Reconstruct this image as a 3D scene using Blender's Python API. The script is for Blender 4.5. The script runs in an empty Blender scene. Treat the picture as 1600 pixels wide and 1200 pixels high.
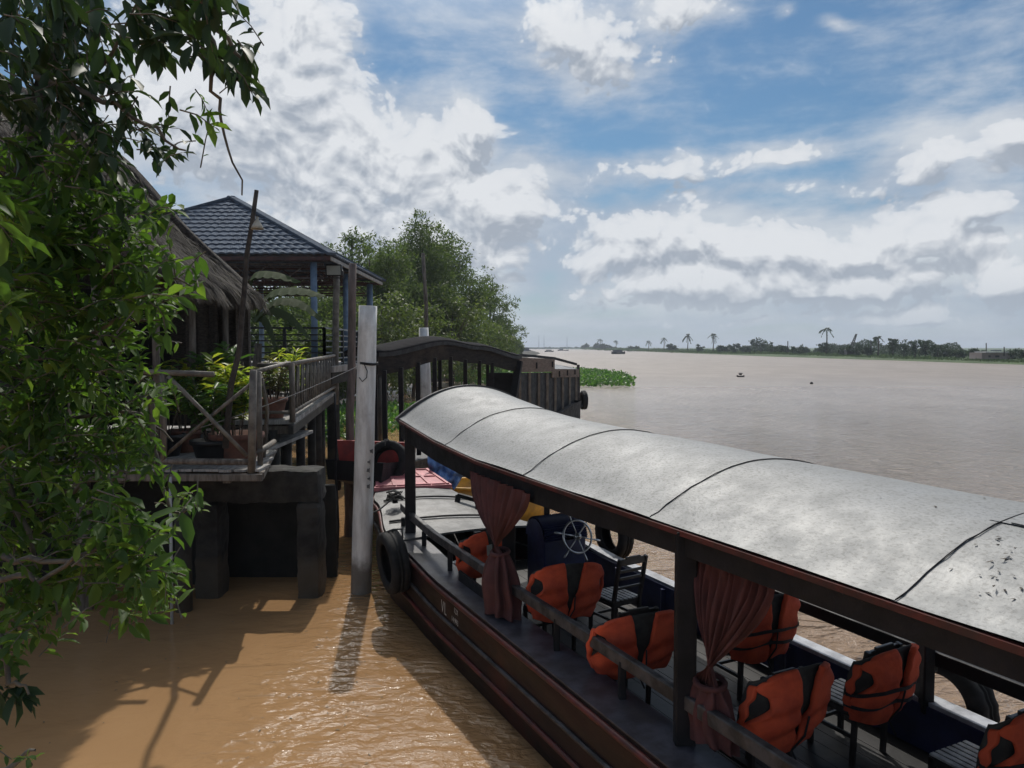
import bpy, math, random
import numpy as np
from mathutils import Vector, Matrix, noise as mnoise
R = math.radians
SC = bpy.context.scene
COL = SC.collection
# ------------------------------------------------------------------ camera, sun, sky
F = 1180.0; CAMZ = 3.5; WZ = -.3; PITCH = math.atan(57/1180)
cd = bpy.data.cameras.new('camera'); cam = bpy.data.objects.new('camera', cd); COL.objects.link(cam)
cd.sensor_width = 36; cd.lens = 36*F/1600; cd.clip_start = .05; cd.clip_end = 20000
cam.location = (0, 0, CAMZ); cam.rotation_euler = (R(90)-PITCH, 0, 0)
SC.camera = cam
SUN_EL, SUN_AZ = 53.0, -5.0            # azimuth from +Y, positive towards +X
sd = bpy.data.lights.new('sun', 'SUN'); sd.energy = 2.7; sd.angle = R(.6); sd.color = (1, .95, .87)
so = bpy.data.objects.new('sun', sd); COL.objects.link(so)
sv = Vector((math.sin(R(SUN_AZ))*math.cos(R(SUN_EL)), math.cos(R(SUN_AZ))*math.cos(R(SUN_EL)), math.sin(R(SUN_EL))))
so.rotation_euler = sv.to_track_quat('Z', 'Y').to_euler()
SC.view_settings.view_transform = 'Standard'; SC.view_settings.look = 'None'
SC.view_settings.exposure = 0.0; SC.view_settings.gamma = 1
SC.render.engine = 'CYCLES'
SC.cycles.use_denoising = True
SC.cycles.max_bounces = 6; SC.cycles.diffuse_bounces = 3; SC.cycles.transparent_max_bounces = 6
SC.cycles.sample_clamp_indirect = 4; SC.cycles.sample_clamp_direct = 12
SC.cycles.caustics_reflective = False; SC.cycles.caustics_refractive = False

def P(px, py, Y):
    dx = (px-800)/F; dy = (600-py)/F
    d = Vector((dx, dy*math.sin(PITCH)+math.cos(PITCH), dy*math.cos(PITCH)-math.sin(PITCH)))
    return Vector((0, 0, CAMZ)) + d*(Y/d.y)
def G(px, py, z=WZ):
    a = P(px, py, 1.0); d = a-Vector((0, 0, CAMZ))
    return Vector((0, 0, CAMZ)) + d*((z-CAMZ)/d.z)
def azel(px, py):
    d = P(px, py, 1.0)-Vector((0, 0, CAMZ)); d.normalize()
    return math.atan2(d.x, d.y), math.asin(d.z)

class NT:
    """tiny node helper"""
    def __init__(s, tree): s.t = tree; s.n = tree.nodes; s.l = tree.links
    def node(s, typ, **kw):
        n = s.n.new(typ)
        for k, v in kw.items():
            if k.startswith('i_'):
                key = k[2:].replace('_', ' ')
                s.put(n.inputs[int(key)] if key.isdigit() else n.inputs[key], v)
            else: setattr(n, k, v)
        return n
    def put(s, inp, v):
        if hasattr(v, 'is_output') or isinstance(v, bpy.types.NodeSocket): s.l.new(v, inp)
        else: inp.default_value = v
    def m(s, op, a, b=0.0, c=None, clamp=False):
        n = s.n.new('ShaderNodeMath'); n.operation = op; n.use_clamp = clamp
        s.put(n.inputs[0], a); s.put(n.inputs[1], b)
        if c is not None: s.put(n.inputs[2], c)
        return n.outputs[0]
    def vm(s, op, a, b=(0, 0, 0)):
        n = s.n.new('ShaderNodeVectorMath'); n.operation = op
        s.put(n.inputs[0], a); s.put(n.inputs[1], b)
        return n.outputs['Value'] if op in ('LENGTH', 'DOT_PRODUCT', 'DISTANCE') else n.outputs[0]
    def ramp(s, v, a, b, c=0.0, d=1.0, smooth=True):
        n = s.n.new('ShaderNodeMapRange'); n.interpolation_type = 'SMOOTHSTEP' if smooth else 'LINEAR'
        for i, x in enumerate((v, a, b, c, d)): s.put(n.inputs[i], x)
        return n.outputs[0]
    def mix(s, f, a, b, blend='MIX'):
        n = s.n.new('ShaderNodeMix'); n.data_type = 'RGBA'; n.blend_type = blend
        s.put(n.inputs[0], f); s.put(n.inputs[6], a); s.put(n.inputs[7], b)
        return n.outputs[2]
    def noise(s, vec, scale, detail=4, rough=.55, dist=0.0, out=0, dims='3D'):
        n = s.n.new('ShaderNodeTexNoise'); n.noise_dimensions = dims
        if vec is not None: s.put(n.inputs['Vector'], vec)
        n.inputs['Scale'].default_value = scale; n.inputs['Detail'].default_value = detail
        n.inputs['Roughness'].default_value = rough; n.inputs['Distortion'].default_value = dist
        return n.outputs[out]
c4 = lambda c: (c[0], c[1], c[2], 1)

W = bpy.data.worlds.new('World'); SC.world = W; W.use_nodes = True
def build_sky():
    # cloud field: banks placed by compass bearing and elevation, edges broken up by fractal noise
    g = bpy.data.node_groups.new('cloud_field', 'ShaderNodeTree')
    g.interface.new_socket('P', in_out='INPUT', socket_type='NodeSocketVector')
    g.interface.new_socket('D', in_out='OUTPUT', socket_type='NodeSocketFloat')
    g.interface.new_socket('Broad', in_out='OUTPUT', socket_type='NodeSocketFloat')
    n = NT(g); gi = n.node('NodeGroupInput'); go = n.node('NodeGroupOutput'); p = gi.outputs[0]
    warp = n.noise(p, 9.0, 2, .5, out=1, dims='2D')
    pw = n.vm('ADD', p, n.vm('MULTIPLY', n.vm('SUBTRACT', warp, (.5, .5, .5)), (.06, .04, 0)))
    banks = [  # px, py, rx, ry, strength
        (430, 225, 210, 110, .85), (650, 250, 190, 95, .95), (300, 120, 150, 140, .9), (500, 70, 62, 110, 1.0), (430, 60, 60, 110, .7), (640, 345, 200, 70, .75), (800, 340, 90, 70, .7),
        (935, 95, 120, 58, .95), (860, 30, 90, 45, .75), (1060, 8, 100, 40, .9), (745, 195, 48, 42, .9), (1010, 262, 210, 26, .7), (1240, 232, 85, 20, .75), (1230, 290, 130, 14, .45),
        (1480, 250, 105, 50, 1.0), (1600, 205, 38, 40, .9), (1050, 345, 120, 42, 1.0), (960, 400, 120, 45, 1.0), (1150, 395, 130, 45, 1.05), (1330, 395, 140, 55, 1.05), (1480, 370, 90, 50, .85), (1530, 325, 45, 22, .7),
        (1600, 435, 62, 36, 1.0), (790, 425, 48, 42, .8), (690, 400, 60, 40, .6), (1050, 455, 200, 30, 1.0), (1300, 455, 220, 28, .9), (1400, 490, 300, 16, .7), (900, 330, 50, 40, .6), (1230, 22, 20, 14, .6), (1310, 38, 28, 12, .7), (1000, 505, 500, 10, .4), (480, 400, 200, 60, .8)]
    tot = None
    for px, py, rx, ry, st in banks:
        a, e = azel(px, py); sx = math.cos(a)*F
        v = n.node('ShaderNodeVectorMath', operation='MULTIPLY_ADD', i_0=pw, i_1=(F/rx, F/ry, 0), i_2=(-a*F/rx, -e*F/ry, 0)).outputs[0]
        q = n.m('MULTIPLY', n.ramp(n.vm('LENGTH', v), 1.5, 0.0), st)
        tot = q if tot is None else n.m('ADD', tot, q)
    tot = n.m('MINIMUM', tot, n.m('MULTIPLY_ADD', tot, .35, .75))
    # scattered banks beyond the view
    sc = n.vm('MULTIPLY', p, (1, 1.6, 1))
    far = n.m('MULTIPLY', n.ramp(n.noise(sc, 2.6, 1, dims='2D'), .48, .72), .9)
    side = n.ramp(n.m('ABSOLUTE', n.node('ShaderNodeSeparateXYZ', i_0=p).outputs[0]), .62, .75)
    top = n.ramp(n.node('ShaderNodeSeparateXYZ', i_0=p).outputs[1], .44, .6)
    tot = n.m('MAXIMUM', tot, n.m('MULTIPLY', far, n.m('MAXIMUM', side, top)))
    f1 = n.noise(n.vm('MULTIPLY', pw, (1, 1.4, 1)), 10.5, 7, .58, dims='2D')
    vo = n.node('ShaderNodeTexVoronoi', voronoi_dimensions='2D', feature='F1', i_Vector=n.vm('MULTIPLY', pw, (1, 1.25, 1)), i_Scale=36.0)
    vo.inputs['Detail'].default_value = 2.0; vo.inputs['Roughness'].default_value = .5
    puff = n.m('SUBTRACT', .42, vo.outputs['Distance'])
    d = n.m('ADD', n.m('MULTIPLY', tot, 1.3), n.m('MULTIPLY', n.m('SUBTRACT', f1, .52), 2.2))
    d = n.m('ADD', d, n.m('MULTIPLY', puff, .7))
    n.put(go.inputs[0], d); n.put(go.inputs[1], tot)
    t = W.node_tree; t.nodes.clear(); n = NT(t)
    tc = n.node('ShaderNodeTexCoord').outputs['Generated']
    nrm = n.vm('NORMALIZE', tc); sp = n.node('ShaderNodeSeparateXYZ', i_0=nrm)
    az = n.m('ARCTAN2', sp.outputs[0], sp.outputs[1]); el = n.m('ARCSINE', sp.outputs[2])
    pv = n.node('ShaderNodeCombineXYZ', i_0=az, i_1=el).outputs[0]
    sky = n.node('ShaderNodeTexSky', sky_type='NISHITA', sun_disc=False, sun_elevation=R(SUN_EL), sun_rotation=R(SUN_AZ),
                 altitude=0, air_density=1.1, dust_density=.6, ozone_density=1.6)
    blue = n.mix(1.0, sky.outputs[0], (.47, .68, .80, 1), 'MULTIPLY')
    def field(off):
        q = n.node('ShaderNodeGroup'); q.node_tree = g
        n.put(q.inputs[0], n.vm('ADD', pv, off) if any(off) else pv); return q.outputs[0], q.outputs[1]
    (d0, t0), (d1, t1) = field((0, 0, 0)), field((-.004, .018, 0))
    # thin veil of high cloud, broad pale areas round the cumulus
    f_soft = n.noise(n.vm('MULTIPLY', pv, (1, 2, 1)), 7.0, 5, .55, dims='2D')
    veil = n.noise(n.vm('MULTIPLY', pv, (1, 2.8, 1)), 4.6, 6, .62, .1, dims='2D')
    vv = n.m('MULTIPLY_ADD', t0, .55, veil); vv = n.m('ADD', vv, n.ramp(el, .36, .08, 0, .26))
    vf = n.m('MULTIPLY', n.ramp(vv, .40, 1.0), .90)
    base = n.mix(vf, blue, n.mix(n.ramp(n.m('MULTIPLY_ADD', f_soft, .6, veil), .55, 1.05), (4.8, 5.6, 6.8, 1), (7.8, 8.2, 8.7, 1)))
    alpha = n.m('MULTIPLY_ADD', n.ramp(d0, .42, .66), .55, n.m('MULTIPLY', n.ramp(d0, .10, 1.2), .45))
    lit = n.m('MULTIPLY_ADD', n.m('SUBTRACT', d0, d1), 1.0, .66)
    lit = n.m('MULTIPLY_ADD', n.m('SUBTRACT', t0, t1), 2.2, lit)
    lit = n.m('SUBTRACT', lit, n.m('MULTIPLY', n.ramp(d0, .8, 2.4), .12), clamp=True)
    ccol = n.mix(lit, (4.2, 4.75, 5.6, 1), (9.1, 9.35, 9.7, 1))
    out = n.mix(n.m('MULTIPLY', alpha, .92), base, ccol)
    low = n.ramp(el, .10, -.02)
    out = n.mix(n.m('MULTIPLY', low, .78), out, (5.1, 5.95, 6.9, 1))
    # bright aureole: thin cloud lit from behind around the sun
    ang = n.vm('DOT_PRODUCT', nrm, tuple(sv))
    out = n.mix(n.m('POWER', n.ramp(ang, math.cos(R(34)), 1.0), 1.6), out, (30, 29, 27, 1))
    # brilliant cloud bank added out of view under the sun to make ripples glint
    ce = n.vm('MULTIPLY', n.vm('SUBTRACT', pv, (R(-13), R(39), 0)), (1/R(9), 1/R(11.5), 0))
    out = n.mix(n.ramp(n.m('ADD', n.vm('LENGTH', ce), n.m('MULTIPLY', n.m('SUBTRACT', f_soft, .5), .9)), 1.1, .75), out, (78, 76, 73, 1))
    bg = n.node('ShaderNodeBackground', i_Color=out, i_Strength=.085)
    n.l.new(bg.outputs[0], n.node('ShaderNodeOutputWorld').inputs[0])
build_sky()
W.cycles.sampling_method = 'MANUAL'; W.cycles.sample_map_resolution = 256

# ------------------------------------------------------------------ materials
MATS = {}
def pmat(name, c1, c2=None, scale=4.0, rough=.7, metal=0.0, bump=0.0, bscale=None, stretch=(1, 1, 1), spec=.5, detail=5, contrast=(.35, .65), dirt=None, rvar=0.0, coat=0.0, tide=None):
    if name in MATS: return MATS[name]
    m = bpy.data.materials.new(name); m.use_nodes = True; n = NT(m.node_tree)
    b = n.n['Principled BSDF']
    b.inputs['Roughness'].default_value = rough; b.inputs['Metallic'].default_value = metal
    b.inputs['Specular IOR Level'].default_value = spec; b.inputs['Coat Weight'].default_value = coat
    tc = n.node('ShaderNodeTexCoord').outputs['Object']
    v = n.vm('MULTIPLY', tc, stretch)
    if c2 is None: c2 = tuple(x*.72 for x in c1)
    f = n.noise(v, scale, detail, .6)
    col = n.mix(n.ramp(f, *contrast), c4(c2), c4(c1))
    if dirt:
        f2 = n.noise(tc, scale*.31, 6, .65)
        col = n.mix(n.m('MULTIPLY', n.ramp(f2, .5, .68), dirt[3]), col, (dirt[0], dirt[1], dirt[2], 1))
    if tide is not None:        # damp silty band left by the river
        z = n.m('MULTIPLY_ADD', n.noise(tc, 5, 3), .35, n.node('ShaderNodeSeparateXYZ', i_0=tc).outputs[2])
        col = n.mix(n.m('MULTIPLY', n.ramp(z, tide+.22, tide), .8), col, (.075, .060, .042, 1))
    n.put(b.inputs['Base Color'], col)
    if rvar: n.put(b.inputs['Roughness'], n.ramp(n.noise(v, scale*1.7, 4), .3, .7, rough-rvar, rough+rvar))
    if bump:
        bn = n.node('ShaderNodeBump', i_Strength=1.0, i_Distance=bump)
        n.put(bn.inputs['Height'], n.noise(v, bscale or scale*2.5, 6, .6)); n.put(b.inputs['Normal'], bn.outputs[0])
    MATS[name] = m
    return m
def leafmat(name, c1, c2, c3=None, rough=.42, trans=.45, spec=.5):
    if name in MATS: return MATS[name]
    m = bpy.data.materials.new(name); m.use_nodes = True; n = NT(m.node_tree)
    b = n.n['Principled BSDF']; b.inputs['Roughness'].default_value = rough; b.inputs['Specular IOR Level'].default_value = spec
    r = n.node('ShaderNodeNewGeometry').outputs['Random Per Island']
    col = n.mix(r, c4(c1), c4(c2))
    if c3: col = n.mix(n.ramp(n.m('FRACT', n.m('MULTIPLY', r, 7.3)), .72, .95), col, c4(c3))
    n.put(b.inputs['Base Color'], col)
    t = n.node('ShaderNodeBsdfTranslucent'); n.put(t.inputs[0], n.mix(1.0, col, (1.5, 1.75, .7, 1), 'MULTIPLY'))
    mx = n.node('ShaderNodeMixShader', i_0=trans); n.l.new(b.outputs[0], mx.inputs[1]); n.l.new(t.outputs[0], mx.inputs[2])
    n.l.new(mx.outputs[0], n.n['Material Output'].inputs[0])
    MATS[name] = m
    return m

M_wood = pmat('weathered_wood', (.20, .175, .15), (.09, .075, .06), 3, .8, bump=.006, bscale=30, stretch=(6, 6, 1))
M_plank = pmat('grey_plank', (.40, .385, .365), (.22, .21, .195), 2.5, .8, bump=.006, bscale=30, stretch=(8, 1, 1))
M_bamboo = pmat('old_bamboo', (.20, .18, .15), (.10, .085, .07), 5, .6, bump=.004)
M_dark = pmat('dark_boat_wood', (.016, .015, .018), (.008, .008, .009), 3, .6, bump=.004, bscale=20, rvar=.1, spec=.3)
M_darkrail = pmat('worn_dark_rail', (.075, .072, .075), (.018, .017, .018), 6, .5, bump=.004, rvar=.1)
M_hull = pmat('hull_paint', (.030, .013, .012), (.010, .008, .008), 1.6, .5, spec=.25, bump=.004, bscale=14, stretch=(1, .35, 1.5), dirt=(.075, .016, .013, .6), rvar=.1)
M_red = pmat('red_paint', (.13, .024, .020), (.05, .015, .013), 5, .5, bump=.003, dirt=(.05, .03, .025, .6))
M_redbright = pmat('bright_red_paint', (.34, .03, .025), (.2, .02, .02), 5, .5, bump=.003)
M_blue = pmat('navy_paint', (.030, .038, .105), (.018, .022, .060), 4, .38, bump=.002, rvar=.1)
M_white = pmat('white_gunwale_paint', (.50, .52, .56), (.30, .31, .34), 6, .5, bump=.003, dirt=(.14, .13, .12, .6))
M_rubber = pmat('tyre_rubber', (.024, .024, .025), (.014, .014, .014), 8, .8, bump=.004, spec=.3)
M_orange = pmat('orange_vest_cloth', (.68, .112, .05), (.46, .07, .038), 4, .8, bump=.012, bscale=7, dirt=(.24, .06, .04, .55), spec=.2)
M_vestin = pmat('vest_lining', (.055, .055, .050), (.025, .025, .024), 6, .8)
M_strap = pmat('black_webbing', (.02, .02, .022), None, 8, .8)
M_curtain = pmat('dusty_red_curtain', (.105, .034, .033), (.065, .022, .022), 3, .85, bump=.004, bscale=60)
M_chrome = pmat('wheel_metal', (.62, .62, .62), (.35, .35, .35), 6, .28, metal=.9)
M_chair = pmat('varnished_chair_wood', (.050, .042, .038), (.020, .018, .017), 5, .38, bump=.002)
M_seat = pmat('sunlit_seat_slat', (.42, .41, .40), (.13, .125, .12), 6, .45, bump=.002)  # slats made pale to put sunlight on the seats into the colour
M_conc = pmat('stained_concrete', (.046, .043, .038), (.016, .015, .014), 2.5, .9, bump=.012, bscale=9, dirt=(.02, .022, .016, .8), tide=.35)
M_pole = pmat('white_concrete_pole', (.78, .78, .76), (.56, .55, .53), 3, .8, bump=.004, stretch=(3, 3, .6), dirt=(.30, .28, .25, .7), tide=.25)
M_thatch = pmat('thatch', (.085, .072, .062), (.030, .025, .022), 7, .95, bump=.05, bscale=14, stretch=(1, 8, 1))
M_tile = pmat('slate_blue_tile', (.12, .148, .19), (.085, .105, .14), 3, .85, spec=.08)
M_metalsheet = pmat('underside_sheet', (.15, .12, .11), (.07, .05, .045), 3, .7, stretch=(4, .5, 1))
M_steelred = pmat('red_oxide_steel', (.10, .045, .04), (.05, .03, .03), 4, .7)
M_bluepost = pmat('blue_post_paint', (.17, .25, .35), (.11, .17, .26), 5, .6, bump=.003)
M_terra = pmat('terracotta', (.22, .10, .07), (.12, .06, .045), 5, .85, bump=.004)
M_blackpot = pmat('black_plastic', (.012, .012, .013), None, 5, .5)
M_bark = pmat('bark', (.11, .09, .07), (.05, .042, .034), 8, .9, bump=.01, stretch=(2, 2, .5))
M_twig = pmat('twig', (.16, .14, .11), (.07, .06, .05), 8, .85)
M_rope = pmat('rope_fibre', (.10, .10, .095), (.05, .05, .048), 30, .9)
M_wire = pmat('galvanised_wire', (.35, .35, .34), None, 10, .5)
M_bank = pmat('river_bank_soil', (.06, .052, .04), (.035, .035, .022), 1.2, .95, bump=.05, bscale=3)
M_grassfar = pmat('bank_grass', (.075, .115, .040), (.045, .075, .028), .08, .95)
M_lamp = pmat('floodlight_glass', (.42, .44, .40), (.32, .34, .31), 3, .2)
M_lampbody = pmat('floodlight_body', (.03, .03, .032), None, 3, .5)

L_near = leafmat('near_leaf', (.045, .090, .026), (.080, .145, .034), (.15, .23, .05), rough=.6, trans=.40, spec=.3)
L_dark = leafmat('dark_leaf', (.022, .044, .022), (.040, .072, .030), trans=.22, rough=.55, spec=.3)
L_tree = leafmat('bank_tree_leaf', (.070, .100, .048), (.105, .140, .062), (.14, .17, .08), rough=.7, trans=.35, spec=.2)
L_far = leafmat('far_leaf', (.026, .046, .026), (.042, .066, .034), rough=.7, trans=.2)
L_hya = leafmat('hyacinth_leaf', (.05, .12, .028), (.09, .19, .045), (.15, .25, .07), trans=.4)
L_croton = leafmat('croton_leaf', (.13, .21, .04), (.34, .37, .07), (.50, .42, .08), trans=.45)
L_banana = leafmat('banana_leaf', (.045, .070, .025), (.065, .09, .035), trans=.25, rough=.7, spec=.15)
L_pot = leafmat('pot_leaf', (.055, .11, .035), (.10, .18, .05), trans=.4)

# ------------------------------------------------------------------ object helpers
def base(name, loc=(0, 0, 0), rz=0.0, label=None, cat=None, group=None, kind=None):
    o = bpy.data.objects.new(name, None); COL.objects.link(o); o.empty_display_size = .1
    o.location = loc; o.rotation_euler = (0, 0, rz)
    tag(o, label, cat, group, kind); return o
def tag(o, label=None, cat=None, group=None, kind=None):
    for k, v in (('label', label), ('category', cat), ('group', group), ('kind', kind)):
        if v: o[k] = v
    return o
def world_mat(o):
    m = Matrix.Identity(4)
    while o is not None:
        m = (Matrix.Translation(o.location) @ o.rotation_euler.to_matrix().to_4x4()) @ m
        o = o.parent
    return m
class MB:
    def __init__(s): s.v = []; s.f = []
    def add(s, vs, fs):
        k = len(s.v); s.v += [tuple(x) for x in vs]; s.f += [tuple(i+k for i in f) for f in fs]; return s
    def box(s, c, sz, rz=0.0, rx=0.0, ry=0.0, bev=0.0):
        from mathutils import Euler
        m = Euler((rx, ry, rz)).to_matrix(); hx, hy, hz = (q/2 for q in sz); c = Vector(c)
        if bev <= 0:
            vs = [c+m@Vector((x*hx, y*hy, z*hz)) for z in (-1, 1) for x, y in ((-1, -1), (1, -1), (1, 1), (-1, 1))]
            return s.add(vs, [(3, 2, 1, 0), (4, 5, 6, 7), (0, 1, 5, 4), (1, 2, 6, 5), (2, 3, 7, 6), (3, 0, 4, 7)])
        b = min(bev, hx*.9, hy*.9, hz*.9); vs = []
        prof = [(-1, 0), (-1, 1), (1, 1), (1, 0)]
        for z, inset in ((-hz, b), (-hz+b, 0), (hz-b, 0), (hz, b)):
            for x, y in ((-1, -1), (1, -1), (1, 1), (-1, 1)):
                ix = hx-inset; iy = hy-inset
                vs.append(c+m@Vector((x*ix, y*iy, z)))
        fs = [(3, 2, 1, 0), (12, 13, 14, 15)]
        for r in range(3):
            for i in range(4): fs.append((r*4+i, r*4+(i+1) % 4, r*4+4+(i+1) % 4, r*4+4+i))
        return s.add(vs, fs)
    def beam(s, a, b, w, h, up=(0, 0, 1)):
        """rectangular bar from a to b, w sideways, h along up"""
        a = Vector(a); b = Vector(b); d = (b-a).normalized(); up = Vector(up)
        if abs(d.dot(up)) > .98: up = Vector((0, 1, 0)) if abs(d.y) < .9 else Vector((1, 0, 0))
        x = d.cross(up).normalized(); z = x.cross(d)
        vs = [p+x*(i*w/2)+z*(j*h/2) for p in (a, b) for i, j in ((-1, -1), (1, -1), (1, 1), (-1, 1))]
        return s.add(vs, [(0, 1, 2, 3), (7, 6, 5, 4), (0, 4, 5, 1), (1, 5, 6, 2), (2, 6, 7, 3), (3, 7, 4, 0)])
    def tube(s, pts, r, n=8, cap=True):
        pts = [Vector(p) for p in pts]; k0 = len(s.v)
        rs = r if isinstance(r, (list, tuple)) else [r]*len(pts)
        prev = None; rings = []
        for i, p in enumerate(pts):
            d = (pts[min(i+1, len(pts)-1)]-pts[max(i-1, 0)]).normalized()
            if prev is None:
                u = Vector((0, 0, 1)) if abs(d.z) < .9 else Vector((1, 0, 0)); x = d.cross(u).normalized()
            else:
                x = (prev-d*prev.dot(d)).normalized()
            prev = x; y = d.cross(x); rings.append([p+(x*math.cos(t)+y*math.sin(t))*rs[i] for t in [2*math.pi*j/n for j in range(n)]])
        vs = [v for rg in rings for v in rg]; fs = []
        for i in range(len(pts)-1):
            for j in range(n): fs.append((i*n+j, i*n+(j+1) % n, (i+1)*n+(j+1) % n, (i+1)*n+j))
        if cap: fs += [tuple(reversed(range(n))), tuple(range((len(pts)-1)*n, len(pts)*n))]
        return s.add(vs, fs)
    def grid(s, fn, nu, nv, closeu=False):
        vs = [fn(i/(nu if closeu else nu-1), j/(nv-1)) for j in range(nv) for i in range(nu)]
        fs = []
        for j in range(nv-1):
            for i in range(nu if closeu else nu-1):
                a = j*nu+i; b = j*nu+(i+1) % nu; fs.append((a, b, b+nu, a+nu))
        return s.add(vs, fs)
    def rough(s, c, sz, amp=.03, n=9, seed=0):
        """block with worn faces and chipped edges"""
        c = Vector(c); h = Vector(sz)/2; nx, ny, nz = [max(3, min(30, int(q/.07))) for q in sz]
        def p(x, y, z):
            v = Vector((x*h.x, y*h.y, z*h.z)); e = sum(abs(t) > .98 for t in (x, y, z))
            k = mnoise.noise(v*3.1+Vector((seed, 0, 0)))*amp+mnoise.noise(v*11+Vector((0, seed, 0)))*amp*.5
            return c+v+Vector((x*(abs(x) > .98), y*(abs(y) > .98), z*(abs(z) > .98)))*(k-(e-1)*amp*.5)
        for ax in range(3):
            na, nb = [(ny, nz), (nx, nz), (nx, ny)][ax]
            for sg in (-1, 1):
                def fn(a, b):
                    a = a*2-1; b = b*2-1; return p(*[(sg, a, b), (a, sg, b), (a, b, sg)][ax])
                s.grid(fn, na, nb)
        return s
    def lathe(s, c, prof, n=16):
        c = Vector(c)
        return s.grid(lambda a, t: c+Vector((math.cos(2*math.pi*a)*prof[round(t*(len(prof)-1))][0], math.sin(2*math.pi*a)*prof[round(t*(len(prof)-1))][0], prof[round(t*(len(prof)-1))][1])), n, len(prof), True)
    def build(s, name, mat, parent=None, smooth=False, solid=0.0, off=-1, bev=0.0):
        me = bpy.data.meshes.new(name)
        vs = s.v
        if parent is not None:
            mi = world_mat(parent).inverted(); vs = [tuple(mi@Vector(v)) for v in vs]
        me.from_pydata(vs, [], s.f); me.update()
        if smooth: me.polygons.foreach_set('use_smooth', [True]*len(me.polygons))
        me.materials.append(mat)
        o = bpy.data.objects.new(name, me); COL.objects.link(o)
        if parent is not None: o.parent = parent
        if solid:
            md = o.modifiers.new('thickness', 'SOLIDIFY'); md.thickness = solid; md.offset = off
        if bev:
            md = o.modifiers.new('soft_edges', 'BEVEL'); md.width = bev; md.segments = 2; md.limit_method = 'ANGLE'
        return o
def lerp(tab, x):
    if x <= tab[0][0]: return tab[0][1]
    for (a, b), (c, d) in zip(tab, tab[1:]):
        if x <= c: return b+(d-b)*(x-a)/(c-a)
    return tab[-1][1]
def slerp(tab, x):      # smooth interpolation
    if x <= tab[0][0]: return tab[0][1]
    for (a, b), (c, d) in zip(tab, tab[1:]):
        if x <= c:
            t = (x-a)/(c-a); t = t*t*(3-2*t); return b+(d-b)*t
    return tab[-1][1]

# leaves: vectorised, each leaf a folded blade
LT = np.array([[0, 0, 0], [.30, .42, .07], [.33, 0, -.02], [.30, -.42, .07], [.68, .40, .05], [.70, 0, -.05], [.68, -.40, .05], [1, 0, -.14]])
LF = [(0, 3, 2), (0, 2, 1), (3, 6, 5, 2), (2, 5, 4, 1), (6, 7, 5), (5, 7, 4)]
DT = np.array([[0, 0, 0], [.5, .5, .06], [1, 0, 0], [.5, -.5, .06]]); DF = [(0, 3, 2, 1)]
def unit(a): return a/np.maximum(np.linalg.norm(a, axis=1, keepdims=True), 1e-9)
def leaf_mesh(name, pos, dirs, nors, lens, wids, mat, parent=None, simple=False, extra=None):
    pos = np.asarray(pos, float); d = unit(np.asarray(dirs, float)); nn = np.asarray(nors, float)
    side = unit(np.cross(nn, d)); nn = np.cross(d, side)
    T, FA = (DT, DF) if simple else (LT, LF)
    L = np.asarray(lens, float)[:, None, None]; Wd = np.asarray(wids, float)[:, None, None]
    V = pos[:, None, :]+d[:, None, :]*T[None, :, 0:1]*L+side[:, None, :]*T[None, :, 1:2]*Wd+nn[:, None, :]*T[None, :, 2:3]*L
    V = V.reshape(-1, 3)
    if parent is not None:
        mi = np.array(world_mat(parent).inverted()); V = V@mi[:3, :3].T+mi[:3, 3]
    N = len(pos); k = len(T)
    loops = []; starts = []; tot = 0
    sizes = [len(f) for f in FA]; fl = np.array([i for f in FA for i in f])
    li = (fl[None, :]+(np.arange(N)*k)[:, None]).reshape(-1)
    st1 = np.concatenate([[0], np.cumsum(sizes)[:-1]]); per = sum(sizes)
    st = (st1[None, :]+(np.arange(N)*per)[:, None]).reshape(-1)
    me = bpy.data.meshes.new(name)
    me.vertices.add(len(V)); me.vertices.foreach_set('co', V.astype(np.float32).reshape(-1))
    me.loops.add(len(li)); me.loops.foreach_set('vertex_index', li.astype(np.int32))
    me.polygons.add(len(st)); me.polygons.foreach_set('loop_start', st.astype(np.int32))
    me.update(calc_edges=True); me.validate()
    me.materials.append(mat)
    o = bpy.data.objects.new(name, me); COL.objects.link(o)
    if parent is not None: o.parent = parent
    return o
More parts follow.
